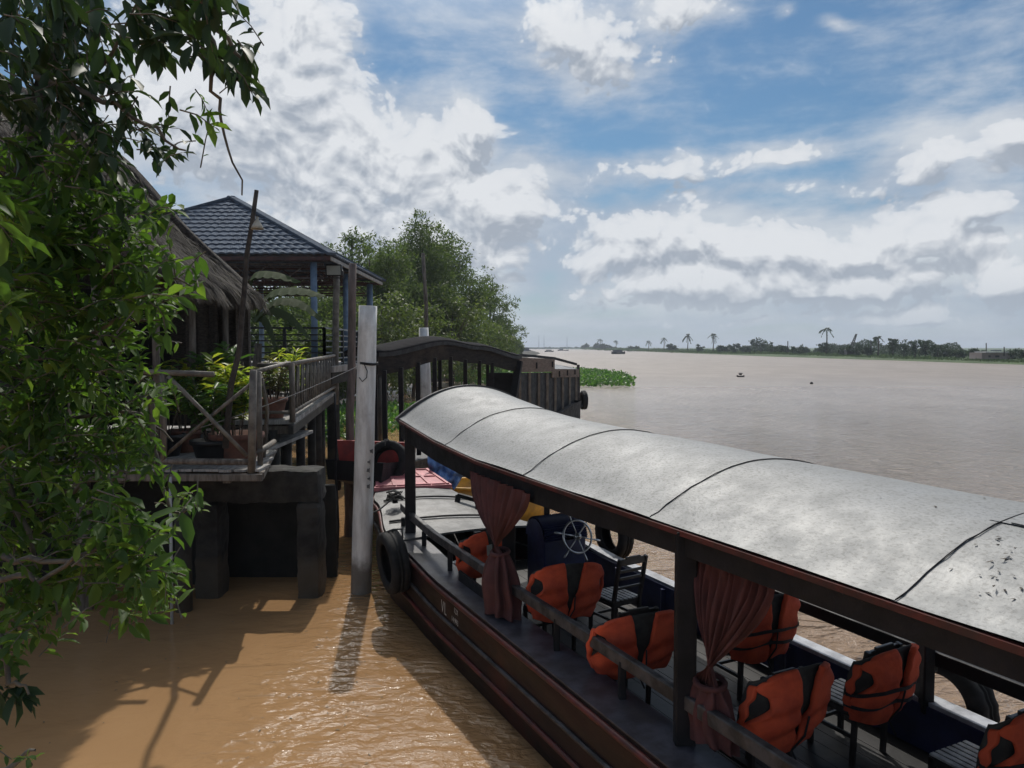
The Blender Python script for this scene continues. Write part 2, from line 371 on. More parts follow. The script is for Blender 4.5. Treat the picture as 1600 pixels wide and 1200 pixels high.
# ------------------------------------------------------------------ water and land
def build_water():
    m = bpy.data.materials.new('muddy_river'); m.use_nodes = True; n = NT(m.node_tree); b = n.n['Principled BSDF']
    tc = n.node('ShaderNodeTexCoord').outputs['Object']
    sep = n.node('ShaderNodeSeparateXYZ', i_0=tc)
    silt = n.noise(n.vm('MULTIPLY', tc, (.25, .12, 1)), 1.0, 5, .6)
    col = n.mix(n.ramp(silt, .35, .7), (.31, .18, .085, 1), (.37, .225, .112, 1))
    col = n.mix(n.ramp(n.m('ADD', sep.outputs[0], n.m('MULTIPLY', sep.outputs[1], .12)), -1.0, 14.0), col, n.mix(n.ramp(silt, .35, .7), (.26, .215, .18, 1), (.32, .27, .23, 1)))  # base colour greyed toward midstream, standing in for pale reflected sky
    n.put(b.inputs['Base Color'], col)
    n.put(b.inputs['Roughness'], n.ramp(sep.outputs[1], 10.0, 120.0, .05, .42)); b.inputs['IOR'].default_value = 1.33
    open_ = n.ramp(n.m('ADD', sep.outputs[0], n.m('MULTIPLY', sep.outputs[1], .1)), -3.0, 6.0)     # sheltered by the landing, choppier midstream
    w1 = n.noise(n.vm('MULTIPLY', tc, (.95, 1.45, 1)), 1.25, 3, .5, .6)
    w2 = n.noise(n.vm('MULTIPLY', tc, (1.1, 1.6, 1)), 4.6, 4, .55, .4)
    w3 = n.noise(n.vm('MULTIPLY', tc, (.05, .14, 1)), 1.0, 3, .5)
    gust = n.ramp(n.noise(n.vm('MULTIPLY', tc, (.03, .012, 1)), 1.0, 3), .3, .7, .55, 1.25)
    lane = n.m('MULTIPLY', n.ramp(n.m('ABSOLUTE', n.m('ADD', n.m('MULTIPLY_ADD', sep.outputs[1], -.02, 2.35), sep.outputs[0])), 1.5, .3), n.ramp(sep.outputs[1], 16, 12))
    cut = n.noise(n.vm('MULTIPLY', tc, (1.1, 2.4, 1)), 2.2, 2, .4, .8)
    near = n.m('ADD', n.m('MULTIPLY', w1, .028), n.m('MULTIPLY', w2, .006))
    near = n.m('ADD', near, n.m('MULTIPLY', lane, n.m('ADD', n.m('MULTIPLY', cut, .062), n.m('MULTIPLY', w2, .006))))
    far = n.m('MULTIPLY', n.m('ADD', n.m('MULTIPLY', w1, .34), n.m('MULTIPLY', w2, .12)), gust)
    far = n.m('ADD', far, n.m('MULTIPLY', w3, .35))
    h = n.m('ADD', n.m('MULTIPLY', near, n.m('SUBTRACT', 1.0, open_)), n.m('MULTIPLY', far, open_))
    bn = n.node('ShaderNodeBump', i_Strength=1.0, i_Distance=1.0); n.put(bn.inputs['Height'], h)
    n.put(b.inputs['Normal'], bn.outputs[0])
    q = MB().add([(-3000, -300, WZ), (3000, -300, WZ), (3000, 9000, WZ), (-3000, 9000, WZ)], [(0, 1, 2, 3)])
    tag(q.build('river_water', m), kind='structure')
build_water()

SHORE = [(-40, -20), (-16, 4), (-8.5, 11.5), (-6.2, 15.5), (-7.5, 24), (-10.5, 38), (-13, 60), (-13.5, 78), (-9, 110), (-3, 150), (2, 220), (18, 480), (30, 1500), (20, 4000)]
def build_land():
    q = MB(); vs = []
    cols = [(0.8, -.5), (0, .05), (-1.2, .75), (-4, 1.1), (-25, 1.3), (-900, 1.6)]
    random.seed(3); pts = []
    for (a, b), (c, d) in zip(SHORE, SHORE[1:]):
        L = math.hypot(c-a, d-b); k = max(2, min(12, int(L/2)))
        for i in range(k):
            t = i/k; pts.append((a+(c-a)*t+random.uniform(-.25, .25), b+(d-b)*t))
    pts.append(SHORE[-1])
    for x, y in pts:
        for dx, z in cols: vs.append((x+dx, y-dx*.02, z+WZ+random.uniform(-.06, .06)*(z > 0)))
    n = len(cols); fs = [(j*n+i, j*n+i+1, (j+1)*n+i+1, (j+1)*n+i) for j in range(len(pts)-1) for i in range(n-1)]
    q.add(vs, fs); tag(q.build('river_bank_ground', M_bank, smooth=True), kind='structure')
    # opposite bank
    far = [(112, 60), (113, 165), (109, 320), (121, 608), (132, 870), (152, 1495), (65, 2800), (-400, 5600)]
    q = MB(); vs = []; pts = []
    for (a, b), (c, d) in zip(far, far[1:]):
        for i in range(14):
            t = i/14; pts.append((a+(c-a)*t+random.uniform(-1, 1), b+(d-b)*t))
    pts.append(far[-1])
    cols = [(-1, -.4), (0.5, .35), (5, .9), (60, 1.2), (2500, 2)]
    for x, y in pts:
        for dx, z in cols: vs.append((x+dx, y+dx*.02, z+WZ))
    n = len(cols); fs = [(j*n+i, (j+1)*n+i, (j+1)*n+i+1, j*n+i+1) for j in range(len(pts)-1) for i in range(n-1)]
    q.add(vs, fs); tag(q.build('far_bank_ground', M_grassfar, smooth=True), kind='structure')
build_land()

# ------------------------------------------------------------------ passenger boat under the grey sheet roof
A1 = R(26); cA, sA = math.cos(A1), math.sin(A1)
def B(u, v, z): return Vector((-sA*u+cA*v, cA*u+sA*v, z))
ZFLOOR = .20
VN = [(-5, 3.25), (2, 3.2), (9.5, 3.2), (10.6, 3.17), (12.3, 3.45), (13.7, 3.85), (14.1, 3.95)]
VF = [(-5, 5.9), (9, 5.85), (10.4, 5.45), (11.2, 5.15), (12.3, 4.98), (13.7, 4.95), (14.1, 4.93)]
ZS = [(-5, .58), (8.5, .60), (10.4, .72), (12.3, .90), (14.1, 1.0)]
KE = [(-5, -.8), (9.0, -.75), (10.4, -.35), (11.6, .1), (12.8, .48), (14.1, .75)]
def passenger_boat():
    bt = base('passenger_boat', B(6, 4.5, 0), A1, 'long maroon passenger boat with a curved grey sheet metal roof and slatted chairs', 'boat')
    # hull shell, both sides
    q = MB(); us = [-5+i*.35 for i in range(55)]; us = [u for u in us if u < 14.1]+[14.1]
    sec = [(0, 0), (0, -.07), (.0, -.36), (.015, -.38), (.0, -.60), (.015, -.62), (.06, -.95), (.5, None)]
    rows = []
    for u in us:
        vn, vf, zs, ke = slerp(VN, u), slerp(VF, u), slerp(ZS, u), slerp(KE, u)
        row = []
        for dv, dz in sec:
            sc_ = 1-.45*max(0, (u-10)/4.1)
            z = ke if dz is None else max(ke, zs+dz*1.0)
            row.append(B(u, vn+dv*sc_, z))
        for dv, dz in reversed(sec):
            sc_ = 1-.45*max(0, (u-10)/4.1)
            z = ke if dz is None else max(ke, zs+dz)
            row.append(B(u, vf-dv*sc_, z))
        rows.append(row)
    n = len(rows[0]); q.add([p for r in rows for p in r], [(j*n+i, j*n+i+1, (j+1)*n+i+1, (j+1)*n+i) for j in range(len(rows)-1) for i in range(n-1)])
    q.f.append(tuple((len(rows)-1)*n+i for i in range(n)))
    q.build('hull', M_hull, bt)
    for k, (dv, dz, r, mt) in enumerate(((.0, -.06, .030, M_red), (.0, -.37, .024, M_darkrail), (.0, -.61, .028, M_red))):
        for side in (0, 1):
            q = MB(); pts = []
            for u in us:
                zs = slerp(ZS, u); ke = slerp(KE, u); sc_ = 1-.45*max(0, (u-10)/4.1)
                if zs+dz < ke+.05: break
                v = slerp(VN, u)+dv*sc_-.012 if side == 0 else slerp(VF, u)-dv*sc_+.012
                pts.append(B(u, v, zs+dz))
            q.tube(pts, r, 6).build('rub_rail', mt, bt, True)
    # broad maroon plank under the sheer
    # side deck between sheer and rail, both sides (white-ish worn paint)
    for side, mt in ((0, pmat('side_deck_paint', (.07, .07, .09), (.028, .028, .036), 5, .45, bump=.003, dirt=(.05, .045, .045, .7))), (1, M_white)):
        q = MB(); vs = []
        for u in us:
            if u > 10.45: break
            zs = slerp(ZS, u)+.012
            a, b = (slerp(VN, u)+.0, 3.62) if side == 0 else (5.70, slerp(VF, u))
            vs += [B(u, a, zs), B(u, b, zs), B(u, b, zs-.04), B(u, a, zs-.04)]
        m_ = len(vs)//4
        fs = [(4*j+i, 4*j+(i+1) % 4, 4*j+4+(i+1) % 4, 4*j+4+i) for j in range(m_-1) for i in range(4)]
        q.add(vs, fs).build('side_deck', mt, bt)
    # inner side boards and floor
    for side, v in ((0, 3.62), (1, 5.70)):
        q = MB(); q.beam(B(-5, v, .36), B(10.3, v, .38), .03, .40)
        for u in range(-4, 11, 1): q.beam(B(u+.4, v+(.03 if side == 0 else -.03), .2), B(u+.4, v+(.03 if side == 0 else -.03), .54), .05, .05, (0, 0, 1))
        q.build('inner_side', M_blue, bt)
    q = MB()
    for i in range(12):
        v0 = 3.64+i*.172; q.beam(B(-5, v0+.085, ZFLOOR-.02), B(10.4, v0+.085, ZFLOOR-.02), .165, .03)
    q.build('floor', pmat('boat_floor', (.018, .017, .019), (.009, .009, .010), 4, .5, bump=.003), bt)
    # fore deck : steel plates with battens
    q = MB(); vs = []; uu = [10.3+i*.19 for i in range(21)]
    for u in uu:
        z = slerp(ZS, u)+.02; a, b = slerp(VN, u)+.01, slerp(VF, u)-.01
        for k in range(7): vs.append(B(u, a+(b-a)*k/6, z+.05*math.sin(math.pi*k/6)))
    q.add(vs, [(j*7+i, j*7+i+1, j*7+8+i, j*7+7+i) for j in range(20) for i in range(6)])
    q.build('fore_deck', pmat('fore_deck_plate', (.17, .17, .168), (.085, .085, .084), 5, .5, bump=.006, bscale=22, dirt=(.05, .045, .04, .5)), bt, solid=.03)
    for u, tilt in ((11.15, -.3), (12.15, -.3)):
        q = MB(); pts = []
        a, b = slerp(VN, u)+.1, slerp(VF, u+tilt)-.05
        for k in range(8):
            uk = u+tilt*k/7-.0; pts.append(B(uk, a+(b-a)*k/7, slerp(ZS, uk)+.05+.05*math.sin(math.pi*k/7)))
        for p, r in zip(pts, pts[1:]): q.beam(p, r, .035, .025)
        q.build('deck_batten', M_dark, bt)
    # pink hatch board at the bow with raised panels
    q = MB(); M_pink = pmat('faded_pink_paint', (.58, .20, .215), (.40, .13, .15), 5, .55, bump=.004, dirt=(.24, .10, .10, .5))
    def HB(s, t, h):
        u = 12.95+1.2*t-.22*s; a, b = slerp(VN, u)-.02, slerp(VF, u)+.02
        return B(u, a+(b-a)*s, slerp(ZS, u)+.10+.03*t+h)
    q.grid(lambda s, t: HB(s, t, 0), 9, 5)
    hb = q.build('hatch_board', M_pink, bt, solid=.07)
    q = MB()
    for s in (.04, .27, .5, .73, .96): q.beam(HB(s, .03, .012), HB(s, .97, .012), .05, .025)
    for t in (.05, .5, .95):
        for s0, s1 in ((.07, .25), (.30, .47), (.53, .71), (.76, .93)): q.beam(HB(s0, t, .010), HB(s1, t, .010), .045, .02)
    q.build('batten', M_pink, hb)
    # cleat arm on starboard bow
    c = B(11.35, 4.95, slerp(ZS, 11.35)+.10)
    q = MB(); q.beam(c+B(.42, -.22, .10), c+B(-.30, .22, .0), .07, .07); q.beam(c+B(.42, -.22, .10), c+B(.30, -.3, -.1), .09, .05); q.box(c+Vector((0, 0, -.05)), (.16, .12, .1))
    q.build('mooring_cleat', M_dark, bt, bev=.01)
    c = B(11.75, 3.62, .98)
    q = MB(); q.tube([c, c+Vector((0, 0, .16))], .045, 10); q.tube([c+Vector((-.1, .02, .11)), c+Vector((.1, -.02, .11))], .025, 8)
    q.build('bollard', M_dark, bt, True)
    # near hand rail and front stanchions
    q = MB()
    pts = [(-5, .93), (8, .93), (9.6, .95), (10.55, 1.02), (11.0, 1.08)]
    for (u0, z0), (u1, z1) in zip(pts, pts[1:]): q.beam(B(u0, 3.5, z0), B(u1, 3.5, z1), .07, .11)
    q.build('side_rail', M_darkrail, bt, bev=.012)
    for u in (10.95, 10.0, 9.0, 6.2, 5.1, 3.1, 1.9):
        q = MB(); q.beam(B(u, 3.5, .52), B(u, 3.5, .92), .06, .09); q.build('rail_bracket', M_dark, bt, bev=.01)
    # dark bulwark board at the bow below the rail
    q = MB(); q.beam(B(7.6, 3.47, .64), B(8.6, 3.47, .66), .03, .16)
    q.build('rail_board', M_dark, bt)
    # far rail
    q = MB(); q.beam(B(-5, 5.78, .96), B(5.9, 5.78, .96), .06, .12); q.build('side_rail', M_dark, bt, bev=.01)
    # posts
    def zr(u): return lerp([(-5, 2.2), (8, 2.2), (9.4, 2.27), (10.9, 2.42)], u)
    for u in (10.6, 7.55, 4.3, 1.2, -1.9):
        vv = 3.64 if 7 < u < 8 else 3.5; q = MB(); q.beam(B(u, vv, .3), B(u, vv, zr(u)-.02), .15, .10); q.build('roof_post', M_dark, bt, bev=.012)
    for u in (10.5, 4.0, 1.0, -2):
        q = MB(); q.beam(B(u, 5.74, .5), B(u, 5.74, zr(u)-.02), .16, .09, (1, 0, 0)); q.build('roof_post', M_dark, bt, bev=.012)
    # roof: overlapping sheets
    hw = 1.13; ctr = 4.6
    def roofz(u, x):
        t = abs(x)/hw; crest = slerp([(2, .35), (8.5, .42)], u); return zr(u)+(crest+.05*max(0, (u-8.5)/2.4))*(1-t**2.0)
    mt = bpy.data.materials.new('weathered_roof_sheet'); mt.use_nodes = True; n = NT(mt.node_tree); b = n.n['Principled BSDF']
    tc = n.node('ShaderNodeTexCoord').outputs['Object']
    f = n.noise(tc, 3, 9, .7); f2 = n.noise(tc, .9, 5, .6); f3 = n.noise(n.vm('MULTIPLY', tc, (1.8, 1, 1)), 30, 4, .7)
    col = n.mix(n.ramp(f, .30, .70), (.225, .23, .228, 1), (.26, .265, .266, 1))
    spk = n.m('MULTIPLY', n.ramp(f3, .50, .62), n.ramp(f2, .30, .70, .45, .7))
    col = n.mix(spk, col, (.10, .10, .095, 1))
    st = n.noise(n.vm('MULTIPLY', tc, (.7, 5, 1)), 1.6, 6, .65)
    col = n.mix(n.m('MULTIPLY', n.ramp(st, .56, .76), .22), col, (.145, .14, .13, 1))
    n.put(b.inputs['Base Color'], col); b.inputs['Metallic'].default_value = .1
    n.put(b.inputs['Roughness'], n.ramp(f, .3, .7, .66, .50))
    bn = n.node('ShaderNodeBump', i_Strength=1.0, i_Distance=.02)
    n.put(bn.inputs['Height'], n.m('ADD', n.m('MULTIPLY', n.noise(tc, 1.6, 3), .25), n.m('MULTIPLY', n.noise(tc, 34, 4, .6), .12))); n.put(b.inputs['Normal'], bn.outputs[0])
    cuts = [10.95, 9.05, 6.8, 4.69, 2.62, .5, -1.6, -3.7]
    random.seed(5)
    for k, (u1, u0) in enumerate(zip(cuts, cuts[1:])):
        lift = .002
        def fn(s, t):
            u = u0-.05+(u1+.05-u0)*t; x = (-1+2*s)*(hw+.03)
            u += .03*math.sin(s*5+k)*(1 if .01 < t < .99 else 1)
            w = .004*math.sin(u*3.3+x*3)+.003*math.sin(x*7+u*2.1)
            return B(u, ctr+x, roofz(u, min(hw, abs(x)))+lift*(1-t)*2+w+.005)
        if k == 4:      # this bay is patched from two sheets
            for s0, s1 in ((0, .36), (.35, 1)):
                q = MB(); q.grid(lambda s, t: fn(s0+(s1-s0)*s, t)+Vector((0, 0, .008 if s0 else 0)), 14, 12); q.build('roof_sheet', mt, bt, True)
        else:
            q = MB(); q.grid(fn, 30, 12); q.build('roof_sheet', mt, bt, True)
        if k == 4:
            q = MB(); q.tube([fn(.352, t/10.6)+Vector((0, 0, .012)) for t in range(11)], .0035, 5); q.build('roof_seam', M_dark, bt, True)
        # black seam of bitumen along the overlap
        q = MB(); pts = [fn(i/30, .0)+Vector((0, 0, .004)) for i in range(31)]
        pts = [p+Vector((random.uniform(-.008, .008), random.uniform(-.008, .008), 0)) for p in pts]
        q.tube(pts, .0035, 5); q.build('roof_seam', M_dark, bt, True)
    q = MB(); q.grid(lambda s, t: B(-3.7+14.6*t, ctr+(-1+2*s)*hw*.98, roofz(-3.7+14.6*t, (-1+2*s)*hw*.98)-.045), 20, 30)
    q.build('roof_lining', M_dark, bt, True, solid=.03)
    # edge strips
    for v, w in ((ctr-hw-.02, 'n'), (ctr+hw+.02, 'f')):
        q = MB(); us2 = [-4, 0, 4, 8, 8.7, 9.4, 10.2, 10.9]
        for a, c in zip(us2, us2[1:]): q.beam(B(a, v, zr(a)-.03), B(c, v, zr(c)-.03), .05, .038)
        q.build('red_edge_strip', M_red, bt)
        q = MB()
        for a, c in zip(us2, us2[1:]):
            dv = .03 if w == 'n' else -.03; ha, hc = (lerp([(3, .12), (8, .23)], t) for t in (a, c)); vs = []
            for t, h_ in ((a, ha), (c, hc)):
                for x in (-.022, .022):
                    vs += [B(t, v+dv+x, zr(t)-.05), B(t, v+dv+x, zr(t)-.05-h_)]
            q.add(vs, [(0, 1, 3, 2), (5, 4, 6, 7), (0, 4, 5, 1), (2, 3, 7, 6), (1, 5, 7, 3), (0, 2, 6, 4)])
        q.build('fascia_board', M_dark, bt)
    # front arch
    q = MB(); pts = [B(10.98, ctr+(-1+2*i/24)*(hw+.03), roofz(10.98, (-1+2*i/24)*hw)) for i in range(25)]
    for a, c in zip(pts, pts[1:]): q.beam(a-Vector((0, 0, .05)), c-Vector((0, 0, .05)), .07, .15)
    q.build('front_arch', pmat('arch_rim', (.075, .07, .068), (.04, .04, .042), 5, .6), bt)
    for u in (9, 7.5, 6, 4.3, 2.7, 1.2):
        q = MB(); pts = [B(u, ctr+(-1+2*i/12)*hw*.95, roofz(u, (-1+2*i/12)*hw*.95)-.10) for i in range(13)]
        for a, c in zip(pts, pts[1:]): q.beam(a, c, .05, .06)
        q.build('roof_rib', M_dark, bt)
    # roof debris: dark stain clumps and a lifted flap
    rs = np.random.RandomState(3); P_ = []
    for k in range(90):
        u, x = (rs.uniform(1.9, 2.5), rs.uniform(-1.0, -.45)) if k < 50 else (rs.uniform(0, 10.5), rs.uniform(-1.1, .7)); P_.append(B(u, ctr+x, roofz(u, x)+.012))
    leaf_mesh('leaf_litter', P_, rs.randn(90, 3)*[1, 1, .05], [(0, 0, 1)]*90, rs.uniform(.012, .05, 90), rs.uniform(.008, .02, 90), M_bark, bt, simple=True)
    # console
    q = MB(); prof = []
    cu, cv = 8.75, 4.9
    q.beam(B(cu-.05, cv, .2), B(cu-.05, cv, 1.02), .62, .5, (-sA, cA, 0)); co = q.build('engine_console', M_blue, bt, bev=.02)
    q = MB()
    def dr(s, t):
        a = math.pi*(s*1.02-.01); rr = .27+.012*(1 if int(s*56) % 2 else -1)
        return B(cu-.05-math.cos(a)*rr, cv-.32+.64*t, 1.0+math.sin(a)*rr)
    q.grid(dr, 57, 2); o = q.build('ribbed_cover', M_blue, co)
    q = MB(); q.grid(lambda s, t: B(cu-.05-math.cos(math.pi*s)*.25*t, cv-.325, 1.0+math.sin(math.pi*s)*.25*t), 20, 2)
    q.build('end_plate', M_blue, co); q = MB()
    q.grid(lambda s, t: B(cu-.05-math.cos(math.pi*s)*.25*t, cv+.325, 1.0+math.sin(math.pi*s)*.25*t), 20, 2); q.build('end_plate', M_blue, co)
    # steering wheel
    wc = B(8.2, 4.93, 1.09); ax = (B(1, 0, 0)*-.93+Vector((0, 0, .30))).normalized(); ex = ax.cross(Vector((0, 0, 1))).normalized(); ey = ex.cross(ax)
    q = MB(); pts = [wc+(ex*math.cos(t)+ey*math.sin(t))*.205 for t in [2*math.pi*i/40 for i in range(41)]]
    q.tube(pts, .014, 8, False); wh = q.build('steering_wheel', M_chrome, bt, True)
    for k in range(6):
        t = R(15+60*k); d = ex*math.cos(t)+ey*math.sin(t); q = MB()
        q.tube([wc+d*.02, wc+d*.15, wc+d*.235, wc+d*.26, wc+d*.31, wc+d*.335], [.010, .009, .009, .013, .015, .010], 8); q.build('spoke', M_chrome, wh, True)
    q = MB(); q.tube([wc-ax*.03, wc+ax*.03], .042, 16); q.tube([wc+ax*.03, wc+ax*.05], .022, 12); q.build('hub', M_chrome, wh, True)
    q = MB(); q.tube([wc-ax*.02, wc-ax*.42], .022, 8); q.build('wheel_shaft', M_dark, bt)
    # registration lettering
    def text(s, size, c, name):
        cu_ = bpy.data.curves.new('t', 'FONT'); cu_.body = s; cu_.size = size; cu_.extrude = .001; cu_.space_character = 1.15
        cu_.offset = -.004*size/.2
        ob = bpy.data.objects.new('t', cu_); COL.objects.link(ob); dg = bpy.context.evaluated_depsgraph_get()
        me = bpy.data.meshes.new_from_object(ob.evaluated_get(dg)); bpy.data.objects.remove(ob)
        # plane of the hull side: text runs aft along the near side, leaning outwards
        ux = B(-1, 0, 0)+Vector((0, 0, -.03)); ux.normalize(); out = B(0, -1, 0); uz = Vector((0, 0, 1))
        m = MB(); nn = ux.cross(uz)
        vs = [c+ux*v.co.x*.8+uz*v.co.y*1.15+nn*v.co.z for v in me.vertices]
        m.add(vs, [tuple(p.vertices) for p in me.polygons]); bpy.data.meshes.remove(me)
        return m.build(name, pmat('letter_paint', (.75, .75, .73), (.55, .55, .54), 20, .7), bt)
    u0 = 8.50
    def hp(u, dz):
        return B(u, slerp(VN, u)-.012, slerp(ZS, u)+dz)
    text('VL', .19, hp(u0, -.30), 'registration_letters')
    text('12X', .085, hp(u0-.42, -.185), 'registration_number')
    text('14.993', .085, hp(u0-.34, -.305), 'registration_number')
passenger_boat()

# ------------------------------------------------------------------ tyres
def tyre(c, axis, r, w, label, group=None, tread=28, name='tyre_fender'):
    c = Vector(c); ax = Vector(axis).normalized(); ex = ax.cross(Vector((0, 0, 1))).normalized(); ey = ex.cross(ax)
    q = MB(); prof = [(.60, -.36), (.66, -.46), (.80, -.52), (.93, -.47), (.99, -.38), (1.0, -.16), (.975, -.13), (.975, -.05), (1, -.03), (1, .03), (.975, .05), (.975, .13), (1, .16), (.99, .38), (.93, .47), (.80, .52), (.66, .46), (.60, .36), (.63, .28), (.74, .3), (.9, .2), (.9, -.2), (.74, -.3), (.63, -.28)]
    np_ = len(prof); ns = tread*2
    vs = []
    for i in range(ns):
        a = 2*math.pi*i/ns; d = ex*math.cos(a)+ey*math.sin(a)
        for rr, ww in prof:
            k = rr*r*(1-.025*(i % 2)*(rr > .92)); vs.append(c+d*k+ax*ww*w)
    fs = [(i*np_+j, i*np_+(j+1) % np_, ((i+1) % ns)*np_+(j+1) % np_, ((i+1) % ns)*np_+j) for i in range(ns) for j in range(np_)]
    q.add(vs, fs); q.v = [tuple(v) for v in q.v]
    o = base(name, (c.x, c.y, c.z-r), 0, label, 'tyre', group); q.build('tread', M_rubber, o, True)
    q = MB(); top = c+Vector((0, 0, r*.98)); q.tube([top-ax*w*.55-Vector((0, 0, r*.3)), top-ax*w*.5, top+Vector((0, 0, .02)), top+ax*w*.5, top+ax*w*.55-Vector((0, 0, r*.3))], .014, 6)
    q.build('lashing', M_rope, o, True); return o
ax1 = B(0, 1, 0)
tyre(B(9.95, 3.03, .55), ax1+Vector((0, 0, .1)), .44, .26, 'black tyre fender on the maroon hull corner next to the white pole', tread=8)
tyre(B(9.0, 6.02, .84), ax1, .38, .22, 'black spare tyre standing behind the ship wheel on the outer gunwale', tread=30)
tyre(B(4.03, 6.06, .50), ax1, .41, .24, 'chunky tyre hung outside the far gunwale beside the boat post', tread=22)

# ------------------------------------------------------------------ chairs and vests
CH = 0
def chair_proto():
    c = base('wooden_chair', (0, 0, 0), 0, 'x', 'chair')      # faces +Y, back at y=0
    w = .42; sh = .45
    for x in (-1, 1):
        q = MB(); q.beam((x*(w/2-.02), 0, 0), (x*(w/2-.02), -.02, sh), .036, .04); q.beam((x*(w/2-.02), -.02, sh), (x*(w/2-.02), -.12, .95), .036, .045)
        q.build('back_leg', M_chair, c, bev=.004)
        q = MB(); q.beam((x*(w/2-.02), .40, 0), (x*(w/2-.02), .40, sh-.02), .04, .04); q.build('front_leg', M_chair, c, bev=.004)
    q = MB()
    for a, b_ in (((-w/2, 0), (w/2, 0)), ((-w/2, .4), (w/2, .4)), ((-w/2+.02, 0), (-w/2+.02, .4)), ((w/2-.02, 0), (w/2-.02, .4))):
        q.beam((a[0], a[1], sh-.045), (b_[0], b_[1], sh-.045), .025, .05)
    q.build('seat_frame', M_chair, c)
    q = MB()
    for i in range(7):
        x = -w/2+.03+i*(w-.06)/6; q.box((x, .20, sh-.005), (.045, .43, .016))
    q.build('seat', M_seat, c, bev=.003)
    q = MB()
    def by(z): return -.02-(z-sh)/(.5)*.10
    q.beam((-w/2, by(.91), .91), (w/2, by(.91), .91), .028, .075)
    q.beam((-w/2*.5, by(.955), .955), (w/2*.5, by(.955), .955), .026, .03)
    for z, h in ((.80, .035), (.71, .035), (.60, .03)): q.beam((-w/2+.02, by(z), z), (w/2-.02, by(z), z), .02, h)
    q.build('backrest', M_chair, c, bev=.004)
    q = MB(); q.beam((-w/2+.02, .4, .18), (w/2-.02, .4, .18), .02, .03); q.beam((-w/2+.02, .0, .22), (-w/2+.02, .4, .22), .02, .03); q.beam((w/2-.02, .0, .22), (w/2-.02, .4, .22), .02, .03)
    q.build('stretcher', M_chair, c)
    return c
def copy_tree(o, parent=None):
    c = o.copy(); COL.objects.link(c); c.parent = parent
    for ch in o.children: copy_tree(ch, c)
    return c
def vest_proto(name, wide=1.0, belts=0, spread=1.0):
    """vest pulled over a chair back; chair-local frame, opening V faces aft (-Y)"""
    o = base(name, (0, 0, 0), 0, 'x', 'life vest')
    top, H = .99, .60
    def S(s, t, out=0.0, lm=1.0):           # s -1..1 around the back, t 0 top..1 bottom
        hwid = (.31+.09*math.sin(math.pi*min(1, t*.9+.15)))*wide
        a = s*1.75
        x = math.sin(a)*hwid if abs(a) < math.pi/2 else math.copysign(hwid, a)
        y = -.13-.16*math.cos(a)*(0.55+.45*math.sin(math.pi*(t*.8+.15)))-out*math.cos(a) if abs(a) < math.pi/2 else -.13+(abs(a)-math.pi/2)*.35
        x += out*math.sin(a)
        lump = .018*math.sin(7*s+3*t*4)*math.sin(5*t+1)+.012*mnoise.noise(Vector((s*5, t*6, 0)))+.008*math.sin(t*26+s*5)
        z = top-H*t+.035*math.cos(a*1.4)*(1-t)-.05*(abs(s)**2)*(1-t)+.02*math.sin(6*s)*t
        y += .10*t
        return Vector((x, y-lump*lm, z))
    for side in (-1, 1):
        def pan(a, t, side=side):
            s_in = .155*spread*max(0.0, 1-t/.80)**.8+.010
            hole = math.exp(-((t-.36)/.18)**4)**.6
            s_out = .95-.44*hole-.25*max(0, .10-t)*5
            return S(side*(s_in+(s_out-s_in)*a), t)
        q = MB(); q.grid(pan, 14, 26)
        p = q.build('foam_panel', M_orange, o, True)
        md = p.modifiers.new('thick', 'SOLIDIFY'); md.thickness = .045; md.offset = 0
        md = p.modifiers.new('soft', 'SUBSURF'); md.levels = 1; md.render_levels = 1
    for side in (-1, 1):
        q = MB(); q.grid(lambda a, t, side=side: S(side*(.86+.13*a), .05+.80*t, .01), 4, 20)
        p = q.build('arm_hole_rim', M_orange, o, True); md = p.modifiers.new('thick', 'SOLIDIFY'); md.thickness = .04; md.offset = 0
        md = p.modifiers.new('soft', 'SUBSURF'); md.levels = 1; md.render_levels = 1
    q = MB(); q.grid(lambda s, t: S(-.93+1.86*s, .03+.88*t, 0, 0)+Vector((0, .05, -.005)), 30, 20); q.build('lining', M_vestin, o, True, solid=.01)
    for k, z in enumerate([.52, .72][:belts]):
        q = MB(); pts = [S(-.98+1.96*i/24, z+.03*math.sin(i*.5), .028) for i in range(25)]
        for a, b_ in zip(pts, pts[1:]): q.beam(a, b_, .008, .028)
        q.build('strap', M_strap, o)
    q = MB(); b0 = S(.10, .5, .03); q.tube([S(.02, .55, .03), S(.05, .8, .03), S(.0, 1.0, .02), Vector((.03, -.2, .28))], .008, 5); q.build('tie_cord', M_strap, o, True)
    return o
ch = chair_proto()
v_open = vest_proto('life_vest'); v_belt = vest_proto('life_vest', .95, 2, .8)
def put(o, u, v, rz):
    p = B(u, v, ZFLOOR-.005); o.location = p; o.rotation_euler = (0, 0, A1+rz)
